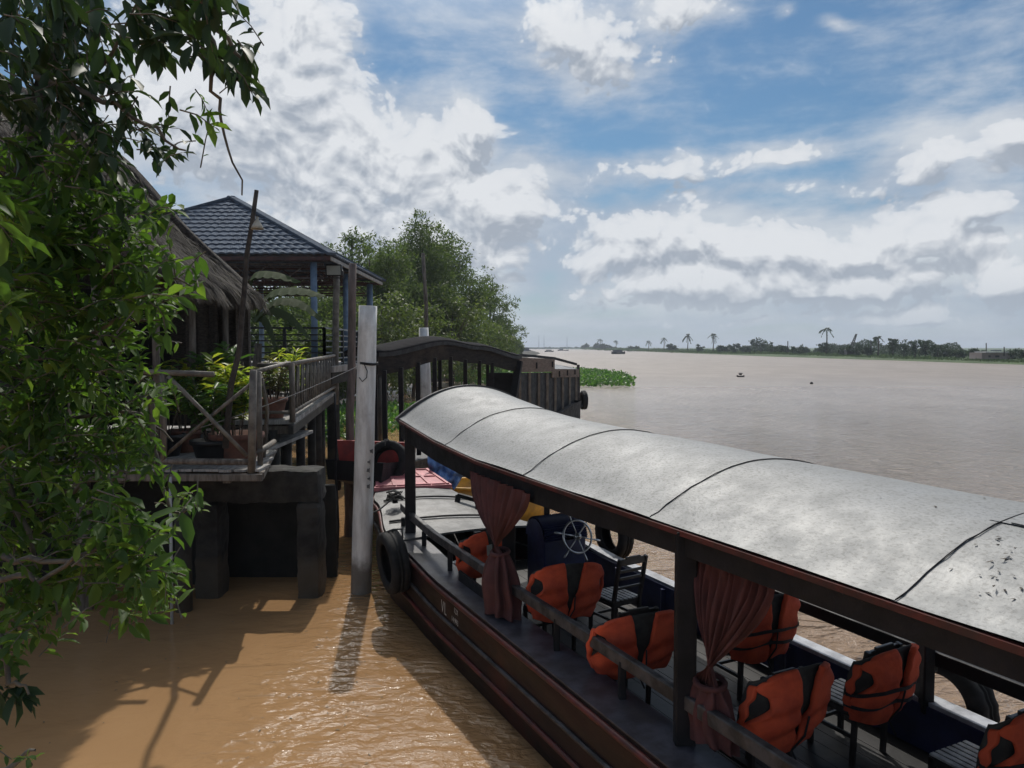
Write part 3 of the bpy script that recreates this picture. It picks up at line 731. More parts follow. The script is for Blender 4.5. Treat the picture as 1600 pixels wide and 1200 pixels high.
chairs = [ # u, v, rot, chair label, vest(kind,label)
    (7.05, 4.88, .10, 'bare dark slatted chair behind the ship wheel', None),
    (8.95, 3.92, .25, 'chair under the first orange vest at the bow curtain', (0, 'orange life vest with a grey patch half behind the bow curtain')),
    (7.0, 3.98, .05, 'chair under the narrow orange vest between bow curtain and bare chair', (0, 'narrow orange life vest hung just aft of the bow curtain')),
    (5.62, 3.95, -.05, 'chair under the wide vest in front of the bare chair', (0, 'wide open orange life vest over the chair just forward of the second curtain')),
    (5.3, 5.15, .0, 'chair behind the second curtain near the far rail', (1, 'strapped orange life vest standing tall behind the second curtain')),
    (4.08, 4.12, .02, 'chair beside the rail just aft of the second curtain', (0, 'orange life vest with a large arm hole just aft of the second curtain')),
    (4.08, 5.18, .05, 'chair under the strapped vest by the chunky tyre', (1, 'dirty orange life vest bound with black straps beside the chunky tyre')),
    (2.96, 5.12, .0, 'chair with a pale slatted seat in the corner of the picture by the far rail', (1, 'orange life vest at the lower right corner of the picture')),
]
for i, (u, v, rz, lb, vest) in enumerate(chairs):
    o = ch if i == 0 else copy_tree(ch)
    put(o, u, v, rz); o['label'] = lb; o['group'] = 'slatted wooden chairs in the passenger boat'
used = {0: False, 1: False}
for i, (u, v, rz, lb, vest) in enumerate(chairs):
    if not vest: continue
    k, vl = vest; pr = (v_open, v_belt)[k]
    last = all(w[4] is None or w[4][0] != k for w in chairs[i+1:])
    o = pr if last else copy_tree(pr)
    put(o, u, v, rz); random.seed(i*7+1); o.scale = (random.uniform(.95, 1.1), random.uniform(.95, 1.1), random.uniform(.96, 1.04)); o.rotation_euler = (random.uniform(-.02, .03), random.uniform(-.05, .06), A1+rz+random.uniform(-.05, .08)); o['label'] = vl; o['group'] = 'orange life vests hung on chair backs'
    if i == 1:
        q = MB(); a = o.matrix_basis
        m = Matrix.Translation(o.location) @ o.rotation_euler.to_matrix().to_4x4()
        pts = [m@Vector((x, -.318+.02*abs(x+.11)*4, z)) for x, z in ((-.15, .72), (-.07, .72), (-.07, .86), (-.15, .86))]
        q.add(pts, [(0, 1, 2, 3)]); q.build('reflective_patch', pmat('grey_patch', (.35, .36, .33), None, 9, .4), o, solid=.008, off=0)

# ------------------------------------------------------------------ curtains, tied back
def curtain(u0, u1, v, ztop, ug, zg, zb, wb, label, seed):
    random.seed(seed); ph = [random.uniform(-.6, .6) for _ in range(40)]
    o = base('tied_curtain', B((u0+u1)/2, v, zb), A1, label, 'curtain', 'dusty red curtains tied along the passenger boat')
    def fn(s, t):
        z = ztop+(zg-ztop)*t
        w = 1-t*t*(3-2*t)*.55-.45*t**3.0; w = max(0, w)
        uc = ug+(s-.5)*.24; u = (u0+(u1-u0)*s)*w+uc*(1-w)
        wob = .9*mnoise.noise(Vector((s*6, t*1.3, seed)))+.5*mnoise.noise(Vector((s*17, t*2.5, seed+3)))
        pl = math.sin(s*2*math.pi*10+4*wob); amp = (.028+.02*mnoise.noise(Vector((s*4, 0, seed))))*(1-.3*t)
        return B(u+.03*wob*(1-w*.5), v+pl*amp+(.07*math.sin(math.pi*t*.9))*(-.6), z)
    def fl(s, t):
        z = zg+(zb-zg)*t+.03*math.sin(s*12)*t; w = .115+(wb-.115)*(1-(1-min(1, t*1.5))**2)*(1-.18*t)
        a = 2*math.pi*s; pl = 1+.20*math.sin(a*8+3*mnoise.noise(Vector((s*5, t*2, seed))))+.12*mnoise.noise(Vector((s*9, t*3, seed)))
        return B(ug-.05*t+math.cos(a)*w*pl, v+.02+math.sin(a)*w*.6*pl, z)
    q = MB(); q.grid(fn, 200, 30); q.build('upper_drape', M_curtain, o, True)
    q = MB(); q.grid(fl, 120, 20, True); q.build('lower_drape', M_curtain, o, True)
    q = MB(); pts = [B(ug+math.cos(a)*.122, v+.02+math.sin(a)*.085, zg+.02*math.sin(a)) for a in [2*math.pi*i/16 for i in range(17)]]
    q.tube(pts, .022, 8, False); q.build('tie_band', M_curtain, o, True)
curtain(8.15, 6.6, 3.42, 2.05, 7.35, 1.28, .62, .29, 'dusty red curtain gathered in a knot at the bow end of the passenger boat', 1)
curtain(4.25, 3.5, 3.56, 2.0, 4.12, 1.12, .70, .19, 'dusty red curtain tied to the middle post of the passenger boat', 2)
# ------------------------------------------------------------------ poles by the landing
def wire(pts, r, name, label, cat='rope', mat=None, sag=0.0, group=None):
    pts = [Vector(p) for p in pts]
    if sag:
        a, b = pts[0], pts[-1]; pts = [a.lerp(b, i/14)-Vector((0, 0, sag*4*(i/14)*(1-i/14))) for i in range(15)]
    o = MB().tube(pts, r, 6).build(name, mat or M_rope, None, True); tag(o, label, cat, group); return o
def concrete_pole():
    b0 = G(562, 925); YP = b0.y; b0 += Vector((0, 0, -.6)); tp = P(575, 478, YP)
    o = base('mooring_pole', (b0.x, b0.y, 0), 0, 'thick white concrete pole with a black strap, standing in the water at the bow', 'pole')
    q = MB(); n = 12; pts = [b0.lerp(tp, i/n) for i in range(n+1)]
    q.tube(pts, [.162-.024*i/n+.002*math.sin(i*2.1) for i in range(n+1)], 18); q.build('shaft', M_pole, o, True)
    q = MB(); c = b0.lerp(tp, .925); c = P(575, 569, YP)
    for k in range(2): q.tube([c+Vector((math.cos(a)*.148, math.sin(a)*.148, .018*k+.01*math.sin(a*2))) for a in [2*math.pi*i/20 for i in range(21)]], .011, 6, False)
    q.build('black_strap', M_strap, o, True)
    q = MB(); q.tube([c+Vector((-.03, -.146, 0)), c+Vector((.02, -.17, -.1)), c+Vector((.01, -.17, -.2)), c+Vector((-.06, -.15, -.26)), c+Vector((-.11, -.13, -.2))], .007, 6); q.build('strap_end', M_strap, o, True)
    q = MB()            # faint painted strokes and cracks
    for k, (px, py) in enumerate([(580, 705), (576, 722), (575, 735), (576, 748), (575, 760)]):
        p = P(px, py, YP-.157); q.box(p, (.035, .006, .05-.02*(k % 2)), ry=.3*(k % 3-1)); q.box(p+Vector((.02, 0, .0)), (.012, .006, .07))
    q.build('painted_marks', pmat('faded_marks', (.14, .14, .14), None, 9), o)
    return o
concrete_pole()
def wood_pole(b, t, r0, r1, label, name='wooden_pole', mat=None, seed=0, bend=.04):
    random.seed(seed); b = Vector(b); t = Vector(t)
    pts = [b.lerp(t, i/8)+Vector((random.uniform(-bend, bend), random.uniform(-bend, bend), 0))*(0 < i < 8) for i in range(9)]
    o = MB().tube(pts, [r0+(r1-r0)*i/8 for i in range(9)], 10).build(name, mat or M_wood, None, True)
    tag(o, label, 'pole'); return o
wood_pole(G(544, 838)+Vector((0, 0, -.5)), P(551, 412, 15.2), .09, .075, 'brown wooden pole just behind the white concrete pole', seed=1, bend=.015, mat=pmat('brown_pole', (.17, .13, .115), (.09, .07, .06), 3, .8, stretch=(4, 4, .6), bump=.004))
wood_pole(P(352, 700, 10.8), P(401, 297, 10.8), .045, .03, 'crooked dark stick leaning up past the thatch with a lamp shade near its top', 'leaning_stick', pmat('dark_stick', (.07, .058, .05), (.03, .026, .022), 6, .9), seed=4, bend=.03)
o = base('hanging_lamp', P(402, 352, 10.7), 0, 'small pale conical lamp shade hanging from the crooked stick', 'lamp')
q = MB(); c = P(402, 350, 10.7); q.lathe(c, [(.018, .10), (.02, .06), (.07, -.02), (.09, -.07), (.085, -.07), (.065, -.02), (.012, .05)], 14); q.build('shade', pmat('dull_shade', (.42, .40, .34), (.25, .24, .2), 7, .6), o, True)
q = MB(); q.tube([c+Vector((0, 0, .09)), c+Vector((-.05, 0, .22))], .006, 5); q.build('hook', M_strap, o)
wood_pole(G(674, 560, .0)+Vector((0, 0, 0)) if False else P(676, 620, 26)+Vector((0, 0, -2.2)), P(661, 396, 26), .085, .06, 'thin leaning wooden pole rising above the dark boat roof against the trees', seed=6, bend=.05)
o = base('concrete_pole', P(664, 620, 30)+Vector((0, 0, -2.5)), 0, 'pale square concrete pole standing behind the posts of the dark boat', 'pole')
q = MB(); a = P(665, 620, 24); b_ = P(662, 512, 24); q.tube([Vector((a.x, a.y, -.5)), a, b_], [.2, .19, .15], 12); q.build('shaft', M_pole, o, True)
wood_pole(G(541, 838)+Vector((.0, .1, -.5)), P(541, 690, 15.4), .055, .05, 'short dark stake in the water beside the white pole', 'stake', M_dark, seed=8, bend=.01)
wood_pole(P(529, 775, 13.5)+Vector((0, 0, -2.0)), P(523, 615, 13.5), .02, .018, 'thin dark stick standing in the water by the walkway piles', 'thin_stake', M_dark, seed=9, bend=.02)

# ------------------------------------------------------------------ timber platform
ZP = 1.8; ZW = P(457, 655, 13.4).z
C0 = Vector((-3.5, 10.5, ZP)); C1 = Vector((-4.25, 13.5, ZP))
eR = (C1-C0).normalized(); eL = Vector((-1, -.02, 0))
def platform():
    o = base('timber_platform', (-5.5, 10.5, 0), 0, 'weathered plank platform on stilts beneath the potted plants and overhanging leaves', 'platform')
    q = MB(); random.seed(12)
    L = 8.5
    for i in range(48):
        x = -3.62-i*.19; y0 = 10.5+max(0, 0)+random.uniform(-.05, .03); y1 = 10.5+(-3.5-x)*4.0 if x > -5.6 else 18.5
        if y1-y0 < .4: y1 = y0+.5
        q.box((x, (y0+y1)/2, ZP-.02+random.uniform(-.006, .006)), (.172, y1-y0, .035))
    q.build('deck_planks', M_plank, o)
    for k, (a, b) in enumerate(((C0+Vector((.02, -.04, -.14)), C0+Vector((-8.5, -.04, -.14))), (C0+Vector((.0, -.02, -.12)), C1+Vector((0, 0, -.12))))):
        MB().beam(a+Vector((0, 0, .03)), b+Vector((0, 0, .03)), .07, .10).build('edge_beam', M_wood, o, bev=.01)
    for i in range(5):
        MB().beam((-4.0-i*1.5, 10.5, ZP-.13), (-4.6-i*1.5, 15, ZP-.13), .1, .14).build('joist', M_wood, o)
    for x, y, r in ((-4.75, 10.75, .12), (-6.2, 10.8, .11), (-7.6, 10.8, .11), (-4.5, 13.3, .10), (-5.6, 13.4, .1)):
        MB().tube([(x, y, -.9), (x+.02, y, .7), (x, y, ZP-.2)], [r, r*.95, r], 10).build('stilt', M_conc if r > .115 else M_wood, o, True)
    return o
platform()
def platform_rail():
    o = base('platform_railing', (-4.5, 10.5, ZP), 0, 'round timber handrail with crossed diagonal braces at the front edge of the platform', 'railing')
    f = lambda px, py, Y=9.0: P(px, py, Y*10.5/9)
    MB().tube([f(-60, 578), f(60, 578), f(200, 580), f(334, 585)], .042, 10).build('top_rail', M_bamboo, o, True)
    MB().tube([f(-60, 724), f(60, 722), f(200, 720), f(395, 722)], .045, 10).build('bottom_rail', M_wood, o, True)
    MB().tube([f(393, 742), f(394, 660), f(396, 578)], [.055, .052, .05], 10).build('post', M_bamboo, o, True)
    MB().tube([f(407, 738, 9.3), f(405, 660, 9.3), f(404, 580, 9.3)], .04, 10).build('post', M_bamboo, o, True)
    MB().tube([f(256, 722), f(255, 580)], .045, 10).build('post', M_wood, o, True)
    MB().tube([f(110, 722), f(112, 578)], .045, 10).build('post', M_wood, o, True)
    MB().tube([f(263, 588, 8.98), f(325, 650, 8.98), f(386, 712, 8.98)], .03, 8).build('brace', M_bamboo, o, True)
    MB().tube([f(253, 716, 9.05), f(330, 650, 9.05), f(392, 600, 9.05)], .026, 8).build('brace', M_wood, o, True)
    MB().tube([f(120, 592, 9.0), f(180, 650, 9.0), f(248, 712, 9.0)], .03, 8).build('brace', M_bamboo, o, True)
    MB().tube([f(405, 706, 9.25), f(428, 690, 10.6)], .045, 8).build('side_rail', M_bamboo, o, True)
    MB().tube([f(402, 580, 9.3), f(452, 566, 12.0)], .032, 8).build('side_rail', M_bamboo, o, True)
    MB().tube([f(412, 716, 10.0), f(418, 640, 10.2), f(408, 590, 10)], .032, 8).build('brace', M_wood, o, True)
    return o
platform_rail()
def pier():
    # stained concrete landing abutment: beam over two columns with a recessed back wall
    o = base('concrete_abutment', (-4.0, 11.3, 0), 0, 'dark stained concrete abutment with a deep opening at the water below the platform', 'abutment')
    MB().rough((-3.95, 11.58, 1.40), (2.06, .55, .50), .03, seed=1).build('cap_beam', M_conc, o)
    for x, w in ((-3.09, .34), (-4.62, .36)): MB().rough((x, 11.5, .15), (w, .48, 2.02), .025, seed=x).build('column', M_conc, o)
    M_shade = pmat('shade_black_wall', (.018, .017, .015), (.010, .010, .009), 3, .9)  # near-black colour stands in for the shade deep in the opening
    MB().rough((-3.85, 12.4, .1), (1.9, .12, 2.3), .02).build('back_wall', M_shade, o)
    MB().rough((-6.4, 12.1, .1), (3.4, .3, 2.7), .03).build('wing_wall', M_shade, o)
    return o
pier()
o = MB().tube([P(268, 968, 10.2)-Vector((0, 0, .5)), P(266, 745, 10.35)], .022, 8).build('drain_pipe', pmat('grey_pvc', (.42, .42, .41), (.3, .3, .29), 5, .5), None, True)
tag(o, 'thin grey plastic pipe standing upright in the water under the platform edge', 'pipe')
# walkway with leaning balusters
WA, WB = P(457, 655, 13.4), P(523, 611, 21.0)
wd = (WB-WA).normalized(); wl = Vector((-wd.y, wd.x, 0))
def walkway():
    o = base('walkway', (-5.2, 17, 0), 0, 'raised concrete and timber walkway leading from the platform to the tiled pavilion', 'walkway')
    q = MB(); q.beam(WA+wl*.75-Vector((0, 0, .05)), WB+wl*.75-Vector((0, 0, .05)), 1.55, .08); q.build('deck', M_plank, o)
    MB().beam(WA+wd*-.2-Vector((0, 0, .17)), WB-Vector((0, 0, .17)), .09, .16).build('edge_beam', M_conc, o)
    for t in (0.02, .2, .45, .7, .97):
        p = WA.lerp(WB, t); MB().beam(p+wl*1.5-Vector((0, 0, .2)), p-Vector((0, 0, .2)), .12, .14).build('cross_beam', M_wood, o)
        for s in (.35, 1.35):
            x = p+wl*s; MB().tube([(x.x, x.y, -.9), (x.x, x.y, ZW-.2)], .10, 10).build('pile', M_conc, o, True)
    r = base('walkway_railing', WA, 0, 'bamboo railing with leaning balusters along the river edge of the walkway', 'railing')
    up = Vector((0, 0, 1))
    MB().tube([WA+up*.98, WA.lerp(WB, .5)+up*.985, WB+up*.99], .045, 10).build('top_rail', M_bamboo, r, True)
    MB().tube([WA+up*.12, WB+up*.12], .04, 10).build('bottom_rail', M_bamboo, r, True)
    MB().tube([WA-up*.05, WA+up*1.0], .05, 10).build('post', M_wood, r, True)
    MB().tube([WB-up*.05, WB+up*1.0], .05, 10).build('post', M_wood, r, True)
    random.seed(2); N = 24
    for i in range(N):
        t = (i+.7)/(N+.3); a = WA.lerp(WB, t); ln = .10 if i % 2 else -.04
        MB().tube([a+up*.12, a+wd*(ln*.5+random.uniform(-.02, .02))+up*.5, a+wd*ln+up*.96], .021, 6).build('baluster', M_bamboo, r, True)
    # near end return of the railing
    MB().tube([WA+up*.98, WA+wl*.0+Vector((-.6, 0, .96))], .04, 8).build('top_rail', M_bamboo, r, True)
    MB().tube([WA+up*.12, WA+Vector((-.62, 0, .12))], .03, 8).build('bottom_rail', M_bamboo, r, True)
walkway()

# ------------------------------------------------------------------ tiled pavilion
PX0, PX1, PY0, PY1, PE = -12.8, -4.78, 20.0, 27.9, 5.92
AP = Vector((-8.8, 23.95, 8.12)); ZD = 3.0
def pavilion():
    o = base('tiled_pavilion', (-8.8, 24, 0), 0, 'open pavilion with a blue grey tiled hip roof on slim posts', 'pavilion')
    cs = [Vector((PX0, PY0, PE)), Vector((PX1, PY0, PE)), Vector((PX1, PY1, PE)), Vector((PX0, PY1, PE))]
    for k in range(4):
        a, b = cs[k], cs[(k+1) % 4]; e = (b-a).normalized(); n = e.cross(AP-a).normalized()
        if n.z < 0: n = -n
        q = MB(); rows = 14
        for r in range(rows):
            t0, t1 = r/rows, (r+1.12)/rows; t1 = min(t1, .995)
            A0, B0, A1_, B1 = a.lerp(AP, t0), b.lerp(AP, t0), a.lerp(AP, t1), b.lerp(AP, t1)
            L = (B0-A0).length; m = max(3, int(L/.048)); vs = []
            for i in range(m+1):
                s = i/m; x0 = (A0-a).dot(e)+s*L
                for (P0, Q0, lift) in ((A0, B0, .055), (A1_, B1, .012)):
                    p = P0.lerp(Q0, s); ph = ((p-a).dot(e))/.23
                    w = abs(math.sin(math.pi*ph))**.8*.04
                    vs.append(p+n*(w+lift))
            # front lip of the row
            q.add(vs, [(2*i, 2*i+2, 2*i+3, 2*i+1) for i in range(m)])
            lip = []
            for i in range(m+1): lip += [vs[2*i], vs[2*i]-n*.05]
            q.add(lip, [(2*i, 2*i+1, 2*i+3, 2*i+2) for i in range(m)])
        q.build('roof_slope', M_tile, o)
    M_cap = pmat('hip_cap', (.10, .125, .16), (.07, .085, .11), 3, .9, spec=.05)
    for c in cs:
        d = (AP-c).normalized(); MB().beam(c+Vector((0, 0, .06))-d*.1, AP+Vector((0, 0, .09)), .26, .09).build('hip_cap', M_cap, o, bev=.02)
    # eaves board, ceiling battens and trusses
    for k in range(4):
        a, b = cs[k]-Vector((0, 0, .08)), cs[(k+1) % 4]-Vector((0, 0, .08))
        MB().beam(a, b, .05, .10).build('eaves_board', pmat('pale_eaves', (.30, .29, .26), (.2, .19, .18), 4, .7) if k == 1 else M_steelred, o)
    q = MB()
    for k in range(4):
        a, b = cs[k], cs[(k+1) % 4]
        for r in range(1, 12):
            t = r/12.5; q.beam(a.lerp(AP, t)-Vector((0, 0, .09)), b.lerp(AP, t)-Vector((0, 0, .09)), .04, .04)
    q.build('tile_battens', M_metalsheet, o)
    for i in range(7):
        y = PY0+.5+i*1.15; q = MB(); z0, z1 = PE-.55, PE-.18
        q.beam((PX0+.3, y, z0), (PX1-.3, y, z0), .05, .05); q.beam((PX0+.3, y, z1), (PX1-.3, y, z1), .05, .05)
        nn = 15
        for j in range(nn):
            xa = PX0+.3+(PX1-PX0-.6)*j/nn; xb = PX0+.3+(PX1-PX0-.6)*(j+1)/nn
            q.beam((xa, y, z0 if j % 2 else z1), (xb, y, z1 if j % 2 else z0), .03, .03)
        q.build('truss', M_steelred if i % 2 else M_metalsheet, o)
    q = MB(); q.add([(PX0+.1, PY0+.1, PE-.02), (PX1-.1, PY0+.1, PE-.02), (PX1-.1, PY1-.1, PE-.02), (PX0+.1, PY1-.1, PE-.02)], []); 
    # posts
    for (x, y, r, m) in ((-5.30, 20.3, .10, M_bluepost), (-5.1, 27.2, .12, M_bluepost), (-9.0, 20.3, .1, M_bluepost), (-12.3, 20.3, .1, M_bluepost), (-9, 27.2, .1, M_bluepost), (-12.3, 27.2, .1, M_bluepost), (-5.2, 23.7, .09, M_bluepost)):
        MB().tube([(x, y, ZD-.3), (x, y, PE-.15)], r*.9, 12).build('post', m, o, True)
    MB().box((-8.8, 24, ZD-.08), (8.2, 8.2, .16)).build('floor', M_plank, o)
    MB().box((-8.8, 24, ZD-.32), (8.1, 8.1, .3)).build('floor_beam', M_conc, o)
    for x, y in ((-5.4, 20.6), (-5.6, 23.6), (-5.0, 27.8), (-8.8, 20.6), (-12, 20.6), (-8.8, 27.6)):
        MB().tube([(x, y, -.9), (x, y, ZD-.3)], .2, 12).build('pile', M_conc, o, True)
    # rail
    M_rail = pmat('grey_rail_steel', (.22, .24, .25), (.14, .15, .16), 4, .5); M_rd = pmat('black_rail_steel', (.02, .022, .025), None, 4, .5)
    for tag_, a, b, m in (('front_railing', Vector((-12.4, 20.15, ZD)), Vector((-5.0, 20.15, ZD)), M_rd), ('side_railing', Vector((-5.0, 20.15, ZD)), Vector((-4.95, 27.4, ZD)), M_rail)):
        q = MB()
        for z in (1.02, .84, .68, .52, .36, .2, .06): q.beam(a+Vector((0, 0, z)), b+Vector((0, 0, z)), .035 if z < 1 else .05, .035 if z < 1 else .05)
        rr = q.build(tag_, m, o)
        for i in range(8):
            p = a.lerp(b, i/7); MB().beam(p, p+Vector((0, 0, 1.02)), .06, .08, (1, 0, 0)).build('rail_post', M_rd, rr)
    return o
pavilion()
wood_pole(P(523, 615, 21.05)-Vector((0, 0, .3)), P(526, 425, 21.05), .095, .085, 'light grey round post carrying the floodlight at the far end of the walkway', 'lamp_post', M_bamboo, seed=11, bend=.01)
def floodlight():
    c = P(522, 422, 20.8); o = base('floodlight', c, 0, 'rectangular floodlight with a pale face above the grey post at the pavilion', 'lamp')
    MB().box(c, (.44, .09, .32), rx=.15, bev=.02).build('housing', M_lampbody, o)
    MB().box(c+Vector((0, -.05, -.01)), (.375, .02, .245), rx=.15).build('lens', M_lamp, o)
    q = MB(); q.beam(c+Vector((-.23, .02, 0)), c+Vector((-.23, .14, -.2)), .02, .04); q.beam(c+Vector((.23, .02, 0)), c+Vector((.23, .14, -.2)), .02, .04); q.beam(c+Vector((-.23, .14, -.2)), c+Vector((.23, .14, -.2)), .04, .02)
    q.build('bracket', M_lampbody, o)
floodlight()

# ------------------------------------------------------------------ thatched hut
def hut():
    o = base('thatched_hut', (-8, 11, 0), 0, 'dark open hut with a steep ragged thatched roof behind the leaves', 'hut')
    E0, E1 = Vector((-4.62, 10.0, 4.42)), Vector((-5.02, 15.0, 4.45)); RX = -8.3; RZ = 7.85
    random.seed(21)
    def slope(s, t, off=0.0):       # s along eave 0..1, t up the slope
        e = E0.lerp(E1, s); r = Vector((RX+.2*math.sin(s*9), 10.0+4.8*s-.4*t, RZ))
        p = e.lerp(r, t); nrm = Vector((.7, 0, .7))
        b = .05*math.sin(s*23+t*5)+.035*math.sin(s*57+t*11)+.03*math.sin(t*31+s*9)
        sag = -.22*math.sin(math.pi*t)
        return p+nrm*(b+sag+off)
    q = MB(); q.grid(lambda s, t: slope(s, t), 120, 40); rf = q.build('roof_slope', M_thatch, o, True, solid=.22)
    # far end slope dropping toward the pavilion (hip)
    q = MB(); ET = Vector((-11.5, 15.4, 4.45)); RP = Vector((RX, 14.6, RZ))
    q.grid(lambda s, t: E1.lerp(ET, s).lerp(RP, t)+Vector((0, .04*math.sin(s*20+t*9), 0)), 40, 30); q.build('roof_slope', M_thatch, o, True, solid=.2, off=1)
    q = MB(); q.grid(lambda s, t: Vector((-12.0, 10.0+5.0*s, 4.4)).lerp(Vector((RX, 10.0+4.8*s, RZ)), t), 10, 10); q.build('roof_slope', M_thatch, o, True, solid=.2)
    # straws: many thin blades over the surface and hanging ragged from the eave
    N = 9000; rs = np.random.RandomState(4); pos = []; dr = []; no = []; ln = []
    for i in range(N):
        s = rs.rand(); t = rs.rand()**1.2*.98
        if i < 3000: t = rs.rand()*.03
        p = slope(s, t, .02+rs.rand()*.05); pos.append(p)
        d = (E0-Vector((RX, 10.0, RZ))).normalized()+Vector((rs.randn()*.08, rs.randn()*.20, rs.randn()*.09)) + (Vector((0, 0, -.35)) if t < .03 else Vector((0, 0, 0)))
        dr.append(d); no.append((.7, rs.randn()*.3, .7)); ln.append(rs.uniform(.2, .5) if t > .03 else rs.uniform(.15, .45))
    M_straw = leafmat('straw_blade', (.040, .033, .028), (.085, .073, .062), (.14, .12, .095), rough=.9, trans=.1)
    leaf_mesh('loose_straw', pos, dr, no, ln, [.016]*N, M_straw, rf, simple=True)
    N = 1600; pos = []; dr = []; no = []; ln = []
    for i in range(N):
        s = rs.rand(); p = E1.lerp(ET, s)+Vector((0, -.02, .06-rs.rand()*.1)); pos.append(p); dr.append((rs.randn()*.2, .1+rs.randn()*.2, -1)); no.append((0, -1, 0)); ln.append(rs.uniform(.12, .35))
    leaf_mesh('eave_straw', pos, dr, no, ln, [.016]*N, M_straw, rf, simple=True)
    # posts, walls
    M_in = pmat('dark_inner_wall', (.020, .018, .017), (.012, .011, .010), 3, .9)  # near-black colour over the whole wall
    for px, Y in ((243, 11.0), (300, 12.4), (352, 14.0), (150, 10.4)):
        a = P(px, 560, Y); MB().tube([(a.x, a.y, ZP-.1), (a.x+.02, a.y, 4.5)], .055, 8).build('post', M_wood, o, True)
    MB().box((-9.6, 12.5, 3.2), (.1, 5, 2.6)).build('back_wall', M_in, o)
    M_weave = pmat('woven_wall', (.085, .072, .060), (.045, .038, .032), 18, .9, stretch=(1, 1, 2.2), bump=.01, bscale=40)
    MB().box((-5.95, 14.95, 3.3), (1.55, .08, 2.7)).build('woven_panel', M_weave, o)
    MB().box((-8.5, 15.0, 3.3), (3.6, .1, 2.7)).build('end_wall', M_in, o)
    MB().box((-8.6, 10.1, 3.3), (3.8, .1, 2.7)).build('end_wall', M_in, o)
    MB().box((-7.0, 13.2, ZP-.03), (5.8, 4.6, .06)).build('floor', M_plank, o)
    q = MB(); q.grid(lambda s, t: Vector((-4.95-1.2*s+.06*math.sin(s*40), 14.2+.08*math.sin(s*33), 4.4-1.3*t-.05*math.sin(s*12)*t)), 60, 8); q.build('hanging_mat', M_weave, o, True)
    return o
hut()

